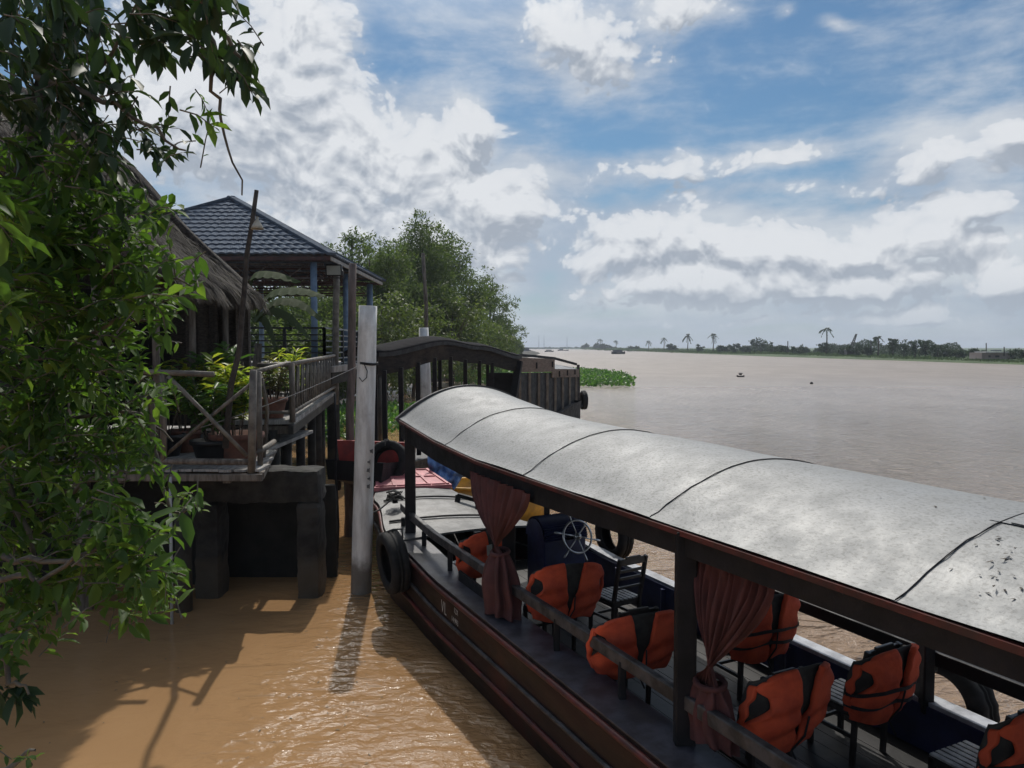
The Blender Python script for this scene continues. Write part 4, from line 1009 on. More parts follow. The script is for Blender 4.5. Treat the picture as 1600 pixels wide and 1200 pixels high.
# ------------------------------------------------------------------ second, dark boat
def dark_boat():
    S, T = Vector((-2.95, 17.2, 0)), Vector((.15, 25.2, 0)); d = (T-S).normalized(); r = Vector((-d.y, d.x, 0)); L = (T-S).length
    o = base('dark_tour_boat', S+d*7, 0, 'dark wooden boat with an arched black roof, slim posts and a planked stern cabin', 'boat')
    D = lambda t, s, z: S+d*t+r*s+Vector((0, 0, z))
    # hull
    q = MB(); rows = []; ts = [-3.2+i*.75 for i in range(27)]
    for t in ts:
        w = slerp([(-3.2, .62), (0, .8), (4, .75), (10, .75), (17, .15)], t); cc = slerp([(-3.2, -1.3), (0, -.4), (4, .6), (10, .65), (17, .1)], t); zs = slerp([(-3.2, 1.42), (-1, 1.1), (2, .8), (11, .8), (17, 1.25)], t); k = slerp([(-3.2, 1.05), (-1, .2), (1, -.7), (17, -.7)], t)
        rows.append([D(t, cc-w, zs), D(t, cc-w+.05, max(k, zs-.4)), D(t, cc-w*.6, k), D(t, cc+w*.6, k), D(t, cc+w-.05, max(k, zs-.4)), D(t, cc+w, zs)])
    q.add([p for rr in rows for p in rr], [(j*6+i, j*6+i+1, j*6+7+i, j*6+6+i) for j in range(len(rows)-1) for i in range(5)]); q.f.append((0, 1, 2, 3, 4, 5)); q.f.append(tuple((len(rows)-1)*6+i for i in range(6)))
    q.build('hull', M_dark, o)
    q = MB(); q.add([p for rr in rows for p in (rr[0]-Vector((0, 0, .1)), rr[5]-Vector((0, 0, .1)))], [(2*j, 2*j+1, 2*j+3, 2*j+2) for j in range(len(rows)-1)]); q.build('deck', M_darkrail, o)
    a, b = P(526, 688, 14.6), P(650, 692, 14.9)
    q = MB(); vs = [a, b, b-Vector((.04, 0, .42)), a-Vector((-.05, 0, .40))]; back = [v+Vector((0, .08, 0)) for v in vs]
    q.add(vs+back, [(3, 2, 1, 0), (4, 5, 6, 7), (0, 1, 5, 4), (1, 2, 6, 5), (2, 3, 7, 6), (3, 0, 4, 7)]); q.build('red_bow_board', M_redbright, o)
    a = P(529, 722, 14.62); 
    MB().beam(a, a+Vector((-.04, .1, -.55)), .10, .12).build('bow_leg', M_dark, o)
    # roof: arched along its length, valance boards, posts
    zc = lambda t: slerp([(0, 3.38), (3.2, 3.66), (L*.62, 3.52), (L+.4, 3.18)], t)
    q = MB(); q.grid(lambda s, t: D(-.25+(L+.6)*t, -.05+.9*s, zc((L)*t)-.02+.12*math.sin(math.pi*s)), 12, 30); q.build('roof', pmat('black_roof_felt', (.016, .015, .017), (.008, .008, .010), 4, .95, spec=.12), o, True, solid=.05)
    M_val = pmat('valance_board', (.028, .023, .020), (.012, .011, .011), 3, .85, stretch=(1, 1, 5), bump=.01, spec=.2, dirt=(.06, .045, .035, .6))
    for s in (-.03, .83):
        q = MB(); n = 24
        for i in range(n):
            t0, t1 = -.2+(L+.5)*i/n, -.2+(L+.5)*(i+1)/n
            q.beam(D(t0, s+.05, zc(t0)-.28), D(t1, s+.05, zc(t1)-.28), .03, .42)
        if s < 0: q.build('valance', M_val, o)
        q = MB()
        for i in range(n):
            t0, t1 = -.25+(L+.6)*i/n, -.25+(L+.6)*(i+1)/n; q.beam(D(t0, s, zc(t0)-.03), D(t1, s, zc(t1)-.03), .06, .11)
        q.build('roof_edge', M_dark, o)
    for px in (600, 626, 653, 679, 704, 727, 749, 769):
        # posts on the near side, spaced along the roof
        k = (px-800)/F; t = (S.x-k*S.y)/(k*d.y-d.x); p = D(t, 0, 0)
        MB().beam(D(t+.12, .05, .8), D(t, .0, zc(t)-.4), .11, .11).build('post', M_dark, o)
    for t in (1, 4.5, 8): MB().beam(D(t, .8, .6), D(t, .8, zc(t)-.1), .1, .1).build('post', M_dark, o)
    MB().beam(D(L+.1, -.05, zc(L)-.15), D(L-.55, .0, 1.2), .24, .12).build('raking_post', M_dark, o)
    q = MB(); q.beam(D(.2, .02, 1.05), D(L, .02, 1.05), .05, .1); q.build('side_rail', M_dark, o)
    # stern cabin
    e = (Vector((3.0, 33.5, 0))-Vector((.15, 25.5, 0))).normalized(); er = Vector((-e.y, e.x, 0)); S2 = Vector((.15, 25.5, 0)); L2 = 8.2
    E = lambda t, s, z: S2+e*t+er*s+Vector((0, 0, z))
    q = MB(); q.beam(E(-.2, .05, 1.55), E(L2, .05, 1.3), .06, 2.2); q.beam(E(-.2, .05, 1.55), E(-.2, .9, 1.55), .06, 2.2)
    cb = q.build('stern_cabin', M_blue if False else M_dark, o)
    M_lath = pmat('cabin_lath', (.26, .22, .18), (.17, .14, .11), 4, .8); M_band = pmat('cabin_wood_band', (.17, .115, .085), (.10, .07, .052), 4, .7, stretch=(1, 1, 4), bump=.004)
    for i in range(8): MB().beam(E(.3+i*1.08, -.02, .6), E(.3+i*1.08, -.02, 2.66-.045*i), .06, .09, (1, 0, 0)).build('batten', M_lath, cb)
    for t0, t1, z, h in ((-.1, 4.4, 2.92, .50), (4.1, L2, 2.50, .34)): MB().beam(E(t0, -.03, z), E(t1, -.03, z-.12), .05, h).build('wood_band', M_band, cb)
    for t in (2.0, 4.0, 5.0, 6.2, 7.4): MB().box(E(t, -.07, 2.85 if t < 4.3 else 2.45), (.07, .03, .22)).build('slot', M_dark, cb)
    q = MB(); rf = [E(4.2, -.02, 2.66), E(L2+.1, -.02, 2.54), E(L2+.1, .15, 2.60), E(4.2, .85, 3.0)]
    q.add(rf, [(0, 1, 2, 3)]); q.build('cabin_roof', pmat('pale_cabin_roof', (.34, .34, .34), (.22, .22, .22), 3, .5), o, solid=.05)
    q = MB(); pts = [E(-.3, .98, 3.24), E(2, .98, 3.24), E(4.5, .85, 3.16), E(6.5, .6, 3.05), E(L2+.2, .12, 2.76)]
    for a, b in zip(pts, pts[1:]): q.beam(a, b, .06, .10)
    q.build('far_roof_edge', M_dark, o)
    MB().beam(E(L2+.05, -.0, 2.75), E(L2+.2, .0, .5), .12, .12).build('stern_post', M_darkrail, o)
    tyre(E(L2+.45, -.15, 1.15), (1, .2, 0), .42, .22, 'dark tyre hung at the stern corner of the dark wooden boat', tread=16)
    tyre(P(606, 722, 14.3), (-.25, -1, .35), .42, .24, 'large smooth tyre lying against the red bow board of the dark boat', tread=20)
dark_boat()
def tarp():
    a, b, c_, d_ = P(664, 690, 14.6), P(738, 722, 15.2), P(709, 764, 14.7), P(672, 742, 14.5)
    def fn(s, t):
        p = a.lerp(b, s).lerp(d_.lerp(c_, s), t); return p+Vector((0, .07*math.sin(s*9+t*7)+.05*math.sin(t*17+s*4)+.03*math.sin(s*31), .03*math.sin(s*14+t*3)))
    o = MB().grid(fn, 26, 22).build('crumpled_tarpaulin', pmat('blue_tarp', (.10, .22, .48), (.04, .10, .26), 7, .45, bump=.03, bscale=8, dirt=(.35, .42, .52, .5)), None, True, solid=.01)
    tag(o, 'crumpled blue tarpaulin draped over the small yellow boat', 'tarpaulin')
tarp()
def yellow_boat():
    M_y = pmat('yellow_boat_paint', (.62, .33, .03), (.42, .22, .03), 4, .45, bump=.003, dirt=(.15, .09, .03, .5)); cx = Vector((-.75, 15.9, 0)); e = Vector((.85, .45, 0)).normalized(); r = Vector((e.y, -e.x, 0))
    o = base('yellow_rowboat', cx, 0, 'small yellow wooden boat with a dark inside, beyond the pink hatch board', 'boat')
    rows = []
    for i in range(17):
        t = -1+2*i/16; w = .62*(1-abs(t)**2.4)+.02; zs = .62+.22*t*t
        rows.append([cx+e*t*1.7+r*w*k+Vector((0, 0, z)) for k, z in ((-1, zs), (-.8, .0), (-.4, -.4), (.4, -.4), (.8, .0), (1, zs))])
    q = MB(); q.add([p for rr in rows for p in rr], [(j*6+i, j*6+6+i, j*6+7+i, j*6+i+1) for j in range(16) for i in range(5)]); q.build('hull', M_y, o, True, solid=.03)
    for k in (0, 5):
        MB().tube([rr[k] for rr in rows], .035, 8).build('gunwale', M_y, o, True)
    MB().box(cx+Vector((0, 0, .33)), (.3, .9, .04), rz=.5).build('thwart', M_dark, o)
yellow_boat()
# ropes
rc = B(11.75, 3.62, 1.10)
wire([rc+Vector((.02, 0, .0)), (rc+P(566, 812, 11.5))/2-Vector((0, 0, .04)), P(553, 816, 11.5), P(558, 815, 11.75)], .014, 'mooring_rope', 'grey mooring rope from the bow bollard round the white pole')
random.seed(9); pts = [rc+Vector((.11*math.cos(a)*(1+.3*math.sin(a*2.3)), .10*math.sin(a), -.06+.012*a*.5+random.uniform(-.02, .02))) for a in [i*.5 for i in range(50)]]
wire(pts, .014, 'rope_coil', 'tangled coil of rope heaped on the bow bollard', 'rope')
wire([P(566, 569, 11.6), P(300, 672, 10.6)], .006, 'thin_wire', 'thin pale wire running from the white pole strap down to the platform plants', 'wire', M_wire, sag=.06)
# ------------------------------------------------------------------ bank trees
def crown_points(rs, blobs, n):
    """points gathered in leafy clumps inside a set of ellipsoids (c, r)"""
    w = np.array([r[0]*r[1]*r[2] for c, r in blobs]); w = w**.8; w /= w.sum(); pts = []; nor = []
    per = 26
    for k in range(max(1, n//per)):
        i = rs.choice(len(blobs), p=w); c, r = blobs[i]
        d = rs.randn(3); d /= np.linalg.norm(d); rad = rs.rand()**.38
        cc = np.array(c)+d*np.array(r)*rad; sp = .11*min(r)+.16
        sub = cc+rs.randn(per, 3)*np.array([sp, sp, sp*.55]); pts.append(sub); nor.append(np.tile(d, (per, 1)))
    return np.concatenate(pts), np.concatenate(nor)
def bank_tree(x, y, z0, h, w, label, n=7000, leaf=.34, mat=None, seed=0, name='riverside_tree', droop=.5, group='trees along the near bank'):
    rs = np.random.RandomState(seed); random.seed(seed)
    o = base(name, (x, y, z0), 0, label, 'tree', group)
    blobs = [((x, y, z0+h*.52), (w*.44, w*.40, h*.38)), ((x, y, z0+h*.25), (w*.42, w*.4, h*.25))]
    limbs = []
    for k in range(11):
        a = rs.rand()*6.28; rr = w*.5*rs.uniform(.25, .85); hz = h*rs.uniform(.22, .92); sc_ = 1-.55*max(0, hz/h-.55)
        c = (x+math.cos(a)*rr*sc_, y+math.sin(a)*rr*sc_, z0+hz); s = w*rs.uniform(.16, .25)
        blobs.append((c, (s, s, s*rs.uniform(.8, 1.15)))); limbs.append(c)
    blobs.append(((x+rs.uniform(-.5, .5), y, z0+h*.93), (w*.12, w*.12, h*.09)))
    q = MB(); q.tube([(x, y, z0-.5), (x+.2, y, z0+h*.3), (x, y+.2, z0+h*.6), (x+.1, y, z0+h*.9)], [h*.022, h*.018, h*.012, h*.003], 8)
    tr = q.build('trunk', M_bark, o, True)
    q = MB()
    for c in limbs:
        a = Vector((x, y, z0+(c[2]-z0)*.45)); q.tube([a, a.lerp(Vector(c), .5)+Vector((0, 0, .3)), Vector(c)], [h*.009, h*.006, h*.002], 5)
    q.build('limbs', M_bark, tr, True)
    p, nn = crown_points(rs, blobs, n); N = len(p)
    d = rs.randn(N, 3)*.7+nn*.5; d[:, 2] -= droop
    no = rs.randn(N, 3)*.6+nn*.3; no[:, 2] += .7
    leaf_mesh('crown', p, d, no, leaf*rs.uniform(.7, 1.4, N), leaf*.42*rs.uniform(.7, 1.3, N), mat or L_tree, o, simple=True)
    return o
near_trees = [ # px, top py, Y, width m, label
    (548, 352, 60, 6.0, 'slender feathery tree rising just beside the pavilion roof corner'),
    (600, 385, 66, 9.0, 'broad olive green tree between the pavilion and the thin leaning pole'),
    (655, 338, 74, 9.5, 'tallest riverside tree with a dark pointed top above the dark boat'),
    (700, 372, 82, 8.5, 'rounded tree just right of the tallest riverside tree'),
    (738, 418, 100, 9.0, 'mid height tree on the river side slope of the tree clump'),
    (765, 455, 128, 10.0, 'lower tree near the river end of the tree clump'),
    (783, 495, 175, 11.0, 'small distant tree at the end of the near bank where the clump tapers'),
    (795, 525, 240, 10.0, 'last low tree at the tip of the near bank by the open river'),
    (628, 372, 70, 8.5, 'dense tree filling the gap left of the tallest riverside tree'), (676, 352, 80, 8.0, 'narrow tree just behind the tallest riverside tree'), (575, 380, 58, 7.0, 'leaning tree crown just right of the feathery one'),
    (520, 430, 50, 7.0, 'bushy tree seen beneath the pavilion eaves by the grey post'),
    (462, 452, 46, 7.0, 'dark tree seen through the pavilion between blue post and hut'),
    (410, 440, 40, 7.0, 'dark tree behind the pavilion close to the thatch'),
]
for i, (px, py, Y, w, lb) in enumerate(near_trees):
    tp = P(px, py, Y); bank_tree(tp.x, Y, .3, tp.z-.3, w, lb, n=15000 if Y < 90 else 7000, leaf=.17+Y*.0020, seed=30+i, droop=.7 if i % 2 else .4)
# lighter shrubs along the foot of the clump
for i, (px, py, Y, w, lb) in enumerate([(590, 470, 52, 6, 'light green shrub at the foot of the trees behind the white pole'), (640, 478, 60, 7, 'light green shrub left of the pale square pole'), (700, 470, 70, 8, 'yellow green shrub below the rounded riverside tree'), (742, 500, 92, 8, 'low shrub at the waterline under the tree clump slope'), (770, 520, 130, 8, 'low shrub near the river end of the near bank')]):
    tp = P(px, py, Y); bank_tree(tp.x+.5, Y-2, .2, tp.z-.2, w, lb, n=4200, leaf=.20+Y*.002, seed=60+i, name='riverside_shrub', mat=leafmat('shrub_leaf', (.075, .105, .040), (.115, .145, .055), (.15, .18, .07), rough=.6, trans=.35), group='shrubs at the foot of the trees')

# banana plant and plants below the pavilion
def banana():
    c = P(398, 560, 18.5); o = base('banana_plant', (c.x, c.y, ZP), 0, 'banana plant with long arching leaves between the hut and the pavilion', 'plant')
    MB().tube([(c.x, c.y, 1), (c.x, c.y, 2.6), (c.x+.1, c.y, 3.6)], [.16, .13, .08], 10).build('stem', M_bark, o, True)
    for k, pts in enumerate([[(400, 490), (425, 455), (470, 450), (508, 462)], [(400, 500), (430, 468), (470, 470), (505, 500)], [(398, 500), (420, 480), (455, 492), (485, 528)], [(395, 500), (408, 488), (424, 510), (432, 545)], [(400, 480), (395, 430), (430, 425), (470, 440)]]):
        cp = [P(a, b, 18.5+.25*k) for a, b in pts]; n = 16
        def cr(t):
            i = min(2, int(t*3)); u = t*3-i; p0 = cp[max(0, i-1)]; p1 = cp[i]; p2 = cp[i+1]; p3 = cp[min(3, i+2)]
            return .5*((2*p1)+(p2-p0)*u+(2*p0-5*p1+4*p2-p3)*u*u+(3*p1-p0-3*p2+p3)*u**3)
        def fn(s, t):
            p = cr(t); w = .30*math.sin(math.pi*min(1, t*.9+.08))**.6; x = (s-.5)*2
            dn = Vector((0, -.55, -.8))*abs(x)*w*.8; sd = Vector((0, 1, .1))*x*w
            return p+sd*.5+dn+Vector((0, 0, .02*math.sin(t*60)*abs(x)))
        MB().grid(fn, 7, 30).build('leaf', L_banana, o, False, solid=.006)
banana()
def leafy(name, c, rad, n, L, Wd, mat, label, cat='plant', group=None, pot=None, up=.8, stems=10, seed=0, h=.8):
    rs = np.random.RandomState(seed); c = Vector(c); z0 = c.z
    o = base(name, c, 0, label, cat, group)
    if pot:
        pr, ph, pm = pot
        MB().lathe(c, [(pr*.72, 0), (pr*.92, ph*.75), (pr*.98, ph*.8), (pr*1.06, ph*.82), (pr*1.06, ph), (pr*.95, ph), (pr*.9, ph*.86), (.01, ph*.85)], 20).build('pot', pm, o, True); z0 += ph*.85
    q = MB(); P_, D_, N_ = [], [], []
    for k in range(stems):
        a = rs.rand()*6.28; ln = h*rs.uniform(.55, 1.0); sp = rad*rs.uniform(.2, 1)
        e = Vector((c.x+math.cos(a)*sp, c.y+math.sin(a)*sp, z0+ln)); b = Vector((c.x+math.cos(a)*.08, c.y+math.sin(a)*.08, z0))
        mid = b.lerp(e, .5)+Vector((0, 0, .06)); q.tube([b, mid, e], [.010, .008, .004], 5)
        for j in range(n//stems):
            t = rs.uniform(.3, 1.0); p = b.lerp(mid, t*2) if t < .5 else mid.lerp(e, t*2-1)
            az = rs.rand()*6.28; P_.append(p); D_.append((math.cos(az), math.sin(az), up*rs.uniform(-.4, 1.0))); N_.append((rs.randn()*.3-math.cos(az)*.3, rs.randn()*.3-math.sin(az)*.3, 1))
    q.build('stems', M_twig, o, True)
    N = len(P_); leaf_mesh('foliage', P_, D_, N_, L*rs.uniform(.6, 1.25, N), Wd*rs.uniform(.7, 1.2, N), mat, o)
    return o
Pz = lambda px, py, z: G(px, py, z)
PT = (.26, .36, M_terra); PB = (.30, .34, M_blackpot)
g1 = 'potted plants on the platform'
def at(px, Y, z): p = P(px, 600, Y); return (p.x, p.y, z)
leafy('potted_croton', at(368, 11.31, ZP), .48, 260, .24, .085, L_croton, 'yellow green croton in a terracotta planter next to the corner post', group=g1, pot=(.38, .42, M_terra), seed=1, h=1.25)
leafy('potted_shrub', at(330, 11.14, ZP), .55, 420, .21, .06, L_pot, 'dark green bushy plant in a black pot behind the crossed braces', group=g1, pot=PB, seed=2, h=1.1)
leafy('potted_croton', at(288, 12.30, ZP), .5, 260, .24, .085, L_croton, 'croton with upright yellow leaves in front of the dark hut opening', group=g1, pot=PT, seed=3, h=1.25)
leafy('potted_shrub', at(255, 11.83, ZP), .5, 260, .2, .055, L_pot, 'green plant beside the hut post, left of the upright croton', group=g1, pot=PB, seed=4, h=1.2)
leafy('potted_shrub', at(345, 12.53, ZP), .5, 320, .27, .09, L_pot, 'tall broad leaved plant behind the yellow croton by the hut mat', group=g1, pot=PB, seed=5, h=1.5)
leafy('potted_shrub', at(205, 12.76, ZP), .5, 150, .2, .06, L_pot, 'plant in a pot deep on the platform under the thatch', group=g1, pot=PB, seed=6, h=1.0)
leafy('potted_shrub', at(425, 13.7, ZW), .38, 240, .16, .045, leafmat('dry_leaf', (.10, .105, .045), (.16, .15, .07), trans=.3), 'olive leaved shrub at the near end of the walkway railing', group='plants on the walkway', pot=PT, seed=7, h=.8)
leafy('potted_fern', at(452, 15.8, ZW), .36, 230, .24, .045, L_croton, 'light green feathery plant rising above the walkway railing', group='plants on the walkway', pot=PB, seed=8, h=1.0, up=1.2)
leafy('potted_shrub', at(440, 14.6, ZW), .3, 160, .16, .05, L_pot, 'small green shrub behind the leaning balusters', group='plants on the walkway', pot=PB, seed=9, h=.7)
for i, (px, Y, rad, h, lb) in enumerate([(455, 31, 1.6, 2.6, 'dark garden bush beyond the pavilion railing left of the blue post'), (505, 33, 1.6, 2.8, 'garden bush beyond the pavilion between blue and grey posts'), (545, 36, 1.5, 2.6, 'garden bush beyond the pavilion behind the brown pole')]):
    leafy('garden_bush', at(px, Y, 2.0), rad, 1500, .30, .12, L_tree, lb, 'bush', 'bushes behind the pavilion', stems=40, seed=20+i, h=h)

# ------------------------------------------------------------------ floating water hyacinth
def hyacinth(name, poly, n, h, L, label, seed):
    rs = np.random.RandomState(seed); P_, D_, N_ = [], [], []
    xs = [p[0] for p in poly]; ys = [p[1] for p in poly]
    def inside(x, y):
        c = False; j = len(poly)-1
        for i in range(len(poly)):
            if (poly[i][1] > y) != (poly[j][1] > y) and x < (poly[j][0]-poly[i][0])*(y-poly[i][1])/(poly[j][1]-poly[i][1])+poly[i][0]: c = not c
            j = i
        return c
    while len(P_) < n:
        x, y = rs.uniform(min(xs), max(xs)), rs.uniform(min(ys), max(ys))
        if not inside(x+rs.randn()*.25, y+rs.randn()*.5): continue
        hh = h*(.65+.35*mnoise.noise(Vector((x*.7, y*.35, seed)))+.1*rs.randn())
        for k in range(4):
            az = rs.rand()*6.28; P_.append((x, y, WZ+.02+hh*rs.uniform(.15, .8))); D_.append((math.cos(az)*.6, math.sin(az)*.6, rs.uniform(.2, 1.3))); N_.append((rs.randn()*.4, rs.randn()*.4-.3, .8))
    N = len(P_); o = leaf_mesh(name, P_, D_, N_, L*rs.uniform(.7, 1.3, N), L*.75*rs.uniform(.7, 1.2, N), L_hya, None, simple=False)
    tag(o, label, 'water plants', kind='stuff')
hyacinth('water_hyacinth', [G(890, 606)[:2], G(985, 608)[:2], G(992, 596)[:2], G(960, 585)[:2], G(900, 580)[:2], G(885, 590)[:2]], 5000, .95, .30, 'large floating raft of water hyacinth off the stern of the dark boat', 1)
hyacinth('water_hyacinth', [G(700, 606)[:2], G(885, 607)[:2], G(890, 588)[:2], G(800, 578)[:2], G(720, 584)[:2]], 5000, 1.2, .34, 'band of water hyacinth behind the posts of the dark boat', 2)
hyacinth('water_hyacinth', [G(500, 700)[:2], G(560, 690)[:2], G(650, 668)[:2], G(660, 642)[:2], G(560, 636)[:2], G(515, 640)[:2]], 3600, .6, .22, 'floating hyacinth between the pavilion piles and the dark boat', 3)
# low embankment wall seen through the dark boat
o = MB().beam(G(560, 600)+Vector((-3, 3, .25)), G(760, 597)+Vector((3, 3, .2)), .5, .7).build('low_embankment', pmat('embankment', (.20, .19, .18), (.12, .11, .1), 1, .9)); tag(o, 'low grey embankment at the water behind the dark boat posts', 'embankment')

# ------------------------------------------------------------------ far bank
def far_tree(px, py_top, py_base, wpx, Y, label, kind='round', seed=0):
    rs = np.random.RandomState(seed); b = P(px, py_base, Y); t = P(px, py_top, Y); h = t.z-b.z; w = wpx/F*Y; z0 = b.z
    nm = {'round': 'far_tree', 'palm': 'palm_tree', 'coco': 'palm_tree', 'bush': 'far_bush'}[kind]
    o = base(nm, (b.x, Y, z0), 0, label, 'palm' if nm == 'palm_tree' else 'tree' if kind == 'round' else 'bush', 'palms on the far bank' if nm == 'palm_tree' else 'trees and bushes on the far bank')
    s = Y/F
    if kind in ('palm', 'coco'):
        MB().tube([(b.x, Y, z0-1), (b.x+.2*s*4, Y, z0+h*.45), (b.x, Y, z0+h*.82)], [.26+s*.25, .18+s*.2, .15+s*.15], 6).build('trunk', M_bark, o, True)
        P_, D_, N_, Ls = [], [], [], []
        R_ = w*.5; c = Vector((b.x, Y, z0+h*(.80)))
        for k in range(15):
            az = rs.rand()*6.28; el = rs.uniform(-.25, 1.35) if kind == 'coco' else rs.uniform(-.9, 1.5)
            d = Vector((math.cos(az)*math.cos(el), math.sin(az)*math.cos(el), math.sin(el)))
            for j in range(9):
                u = (j+.5)/9; p = c+d*R_*u*1.0+Vector((0, 0, -R_*.75*u*u+.12*R_))
                P_.append(p); D_.append(d*.8+Vector((rs.randn()*.25, rs.randn()*.25, -.5-.8*u))); N_.append((rs.randn()*.4, -.6, .7)); Ls.append(R_*.36)
        leaf_mesh('crown', P_, D_, N_, Ls, np.array(Ls)*.42, L_far, o, simple=True)
    else:
        blobs = [((b.x, Y, z0+h*.5), (w*.5, w*.4, h*.5))]
        for k in range(6):
            blobs.append(((b.x+rs.uniform(-.4, .4)*w, Y+rs.uniform(-.2, .2)*w, z0+h*rs.uniform(.45, .8)), (w*.16, w*.16, h*.2)))
        MB().tube([(b.x, Y, z0-1), (b.x, Y, z0+h*.6)], [h*.05, h*.02], 6).build('trunk', M_bark, o, True)
        p, nn = crown_points(rs, blobs, 1100 if wpx > 14 else 500); N = len(p)
        leaf_mesh('crown', p, rs.randn(N, 3)+nn, rs.randn(N, 3)+nn*.5+np.array([0, 0, .5]), s*2.6*rs.uniform(.7, 1.3, N), s*1.5*rs.uniform(.7, 1.3, N), L_far, o, simple=True)
def far_rows():
    D = lambda px: 113*F/(px-800)
    T = [(937, 528, 543, 10, 'palm', 'leftmost palm on the far bank, above pale bushes'), (962, 530, 545, 8, 'palm', 'small palm beside the moored houseboat'), (1013, 531, 546, 10, 'palm', 'short drooping palm between the bushes near the river mouth'),
         (1037, 526, 546, 11, 'palm', 'slim palm left of the shaggy palm'), (1074, 519, 547, 16, 'palm', 'shaggy thick palm on the far bank'), (1114, 519, 547, 16, 'palm', 'second shaggy palm, right of the thickest one'),
         (1291, 509, 545, 22, 'coco', 'tallest palm standing above a round bush'), (1372, 524, 549, 20, 'coco', 'star shaped palm right of the crane'),
         (1189, 528, 550, 34, 'round', 'large dark dome shaped tree'), (1290, 537, 552, 26, 'round', 'round bush at the foot of the tallest palm'),
         (934, 537, 546, 14, 'bush', 'low bush at the river end of the far bank'), (915, 538, 545, 10, 'bush', 'outermost bush where the far bank meets the horizon'), (950, 538, 546, 26, 'bush', 'pale bushes under the leftmost palm'),
         (990, 541, 548, 24, 'bush', 'flat bush right of the moored houseboat'), (1050, 539, 548, 16, 'bush', 'bush between the two slim palms'), (1095, 540, 549, 14, 'bush', 'small bush between the shaggy palms'),
         (1132, 540, 550, 22, 'bush', 'bush right of the second shaggy palm'), (1150, 536, 550, 12, 'bush', 'pointed bush left of the dome tree'), (1222, 541, 552, 22, 'bush', 'flat bush right of the dome tree'),
         (1250, 541, 553, 28, 'bush', 'flat topped thicket left of the tallest palm'), (1318, 543, 553, 18, 'bush', 'small bush left of the crane'), (1338, 538, 554, 26, 'bush', 'dense bush at the crane foot'),
         (1356, 540, 554, 18, 'bush', 'bush between crane and star shaped palm'), (1395, 528, 554, 16, 'round', 'tall narrow tree at the start of the dark grove'), (1412, 532, 555, 28, 'round', 'broad tree inside the dark grove'),
         (1430, 530, 556, 26, 'round', 'highest tree of the dark grove'), (1446, 534, 556, 16, 'round', 'narrow tree closing the dark grove'), (1465, 537, 558, 24, 'round', 'lighter tree right of the dark grove'),
         (1480, 545, 558, 18, 'bush', 'low light bush right of the grove'), (1499, 548, 559, 24, 'bush', 'low bush between grove and house'), (1520, 546, 560, 18, 'bush', 'bush just left of the white roofed house'),
         (1581, 543, 562, 26, 'round', 'bushy tree right of the white roofed house'), (1600, 545, 563, 18, 'round', 'tree at the picture edge on the far bank'), (1205, 543, 552, 14, 'bush', 'tiny bush beside the dome tree'), (1165, 543, 550, 16, 'bush', 'low scrub before the dome tree')]
    for i, (px, a, b, w, k, lb) in enumerate(T):
        Y = D(px)*1.06+4; far_tree(px, a, b+1.5, w, Y, lb, k, 100+i)
    # scrub and reeds along the whole bank: one mass
    rs = np.random.RandomState(8); P_, D_, N_, Ls = [], [], [], []
    for i in range(26000):
        px = 905+rs.rand()**.8*760; Y = D(px)*(1+.55*rs.rand()**2); s = Y/F
        x = (px-800)/F*Y+rs.uniform(0, 2); hz = s*(4.5 if px > 1150 else 3)*(.6+.5*mnoise.noise(Vector((px*.045, 3.1, 0)))+.2*rs.rand())
        P_.append((x, Y, WZ+.3+rs.rand()*max(.5, hz))); D_.append((rs.randn()*.8, rs.randn()*.4, .8)); N_.append((0, -1, .5)); Ls.append(s*rs.uniform(1.6, 3))
    o = leaf_mesh('riverside_scrub', P_, D_, N_, Ls, np.array(Ls)*.55, leafmat('scrub_leaf', (.050, .085, .036), (.085, .125, .048), (.12, .15, .065), rough=.7, trans=.2), None, simple=True)
    tag(o, 'continuous low reeds and scrub along the far river bank', 'scrub', kind='stuff')
    # denser woodland a little way inland
    P_, D_, N_, Ls = [], [], [], []
    for i in range(26000):
        px = 1120+rs.rand()*560; Y = D(px)*(1.28+.12*rs.rand()); s = Y/F
        hz = s*max(1.5, 11+16*mnoise.noise(Vector((px*.021, 7.7, 0)))+9*mnoise.noise(Vector((px*.07, 1.7, 0))))*(.75 if px < 1250 else 1)
        P_.append(((px-800)/F*Y, Y, WZ+.6+rs.rand()**.8*hz)); D_.append(rs.randn(3)); N_.append((rs.randn()*.5, -1, .7)); Ls.append(s*rs.uniform(1.5, 3))
    o = leaf_mesh('inland_woodland', P_, D_, N_, Ls, np.array(Ls)*.6, L_far, None, simple=True)
    tag(o, 'hazy dark woodland line behind the far bank bushes', 'woodland', kind='stuff')
    # house
    Y = 187; c = P(1546, 556, Y); s = Y/F
    h = base('riverside_house', (c.x, Y, .7), 0, 'low pinkish house with a white roof on the far bank', 'house')
    MB().box((c.x, Y, c.z), (44*s, 5, 9.5*s)).build('wall', pmat('house_wall', (.36, .30, .28), (.28, .23, .21), .3, .9), h)
    q = MB(); q.beam((c.x-22*s, Y-1.8, c.z+6.0*s), (c.x+14*s, Y-1.8, c.z+6.0*s), 4.5, 1.6*s); q.build('roof', pmat('house_roof', (.52, .53, .53), (.4, .4, .4), .3, .6), h)
    for dx, w in ((2, 8), (-10, 4)): MB().box((c.x+dx*s, Y-2.53, c.z-.8*s), (w*s*.8, .08, 3.2*s)).build('window', M_dark, h)
    MB().box((c.x+4*s, Y-1.5, c.z+8.5*s), (9*s, 2, 1.6*s)).build('water_tank', pmat('tank', (.10, .12, .16), None, 1), h)
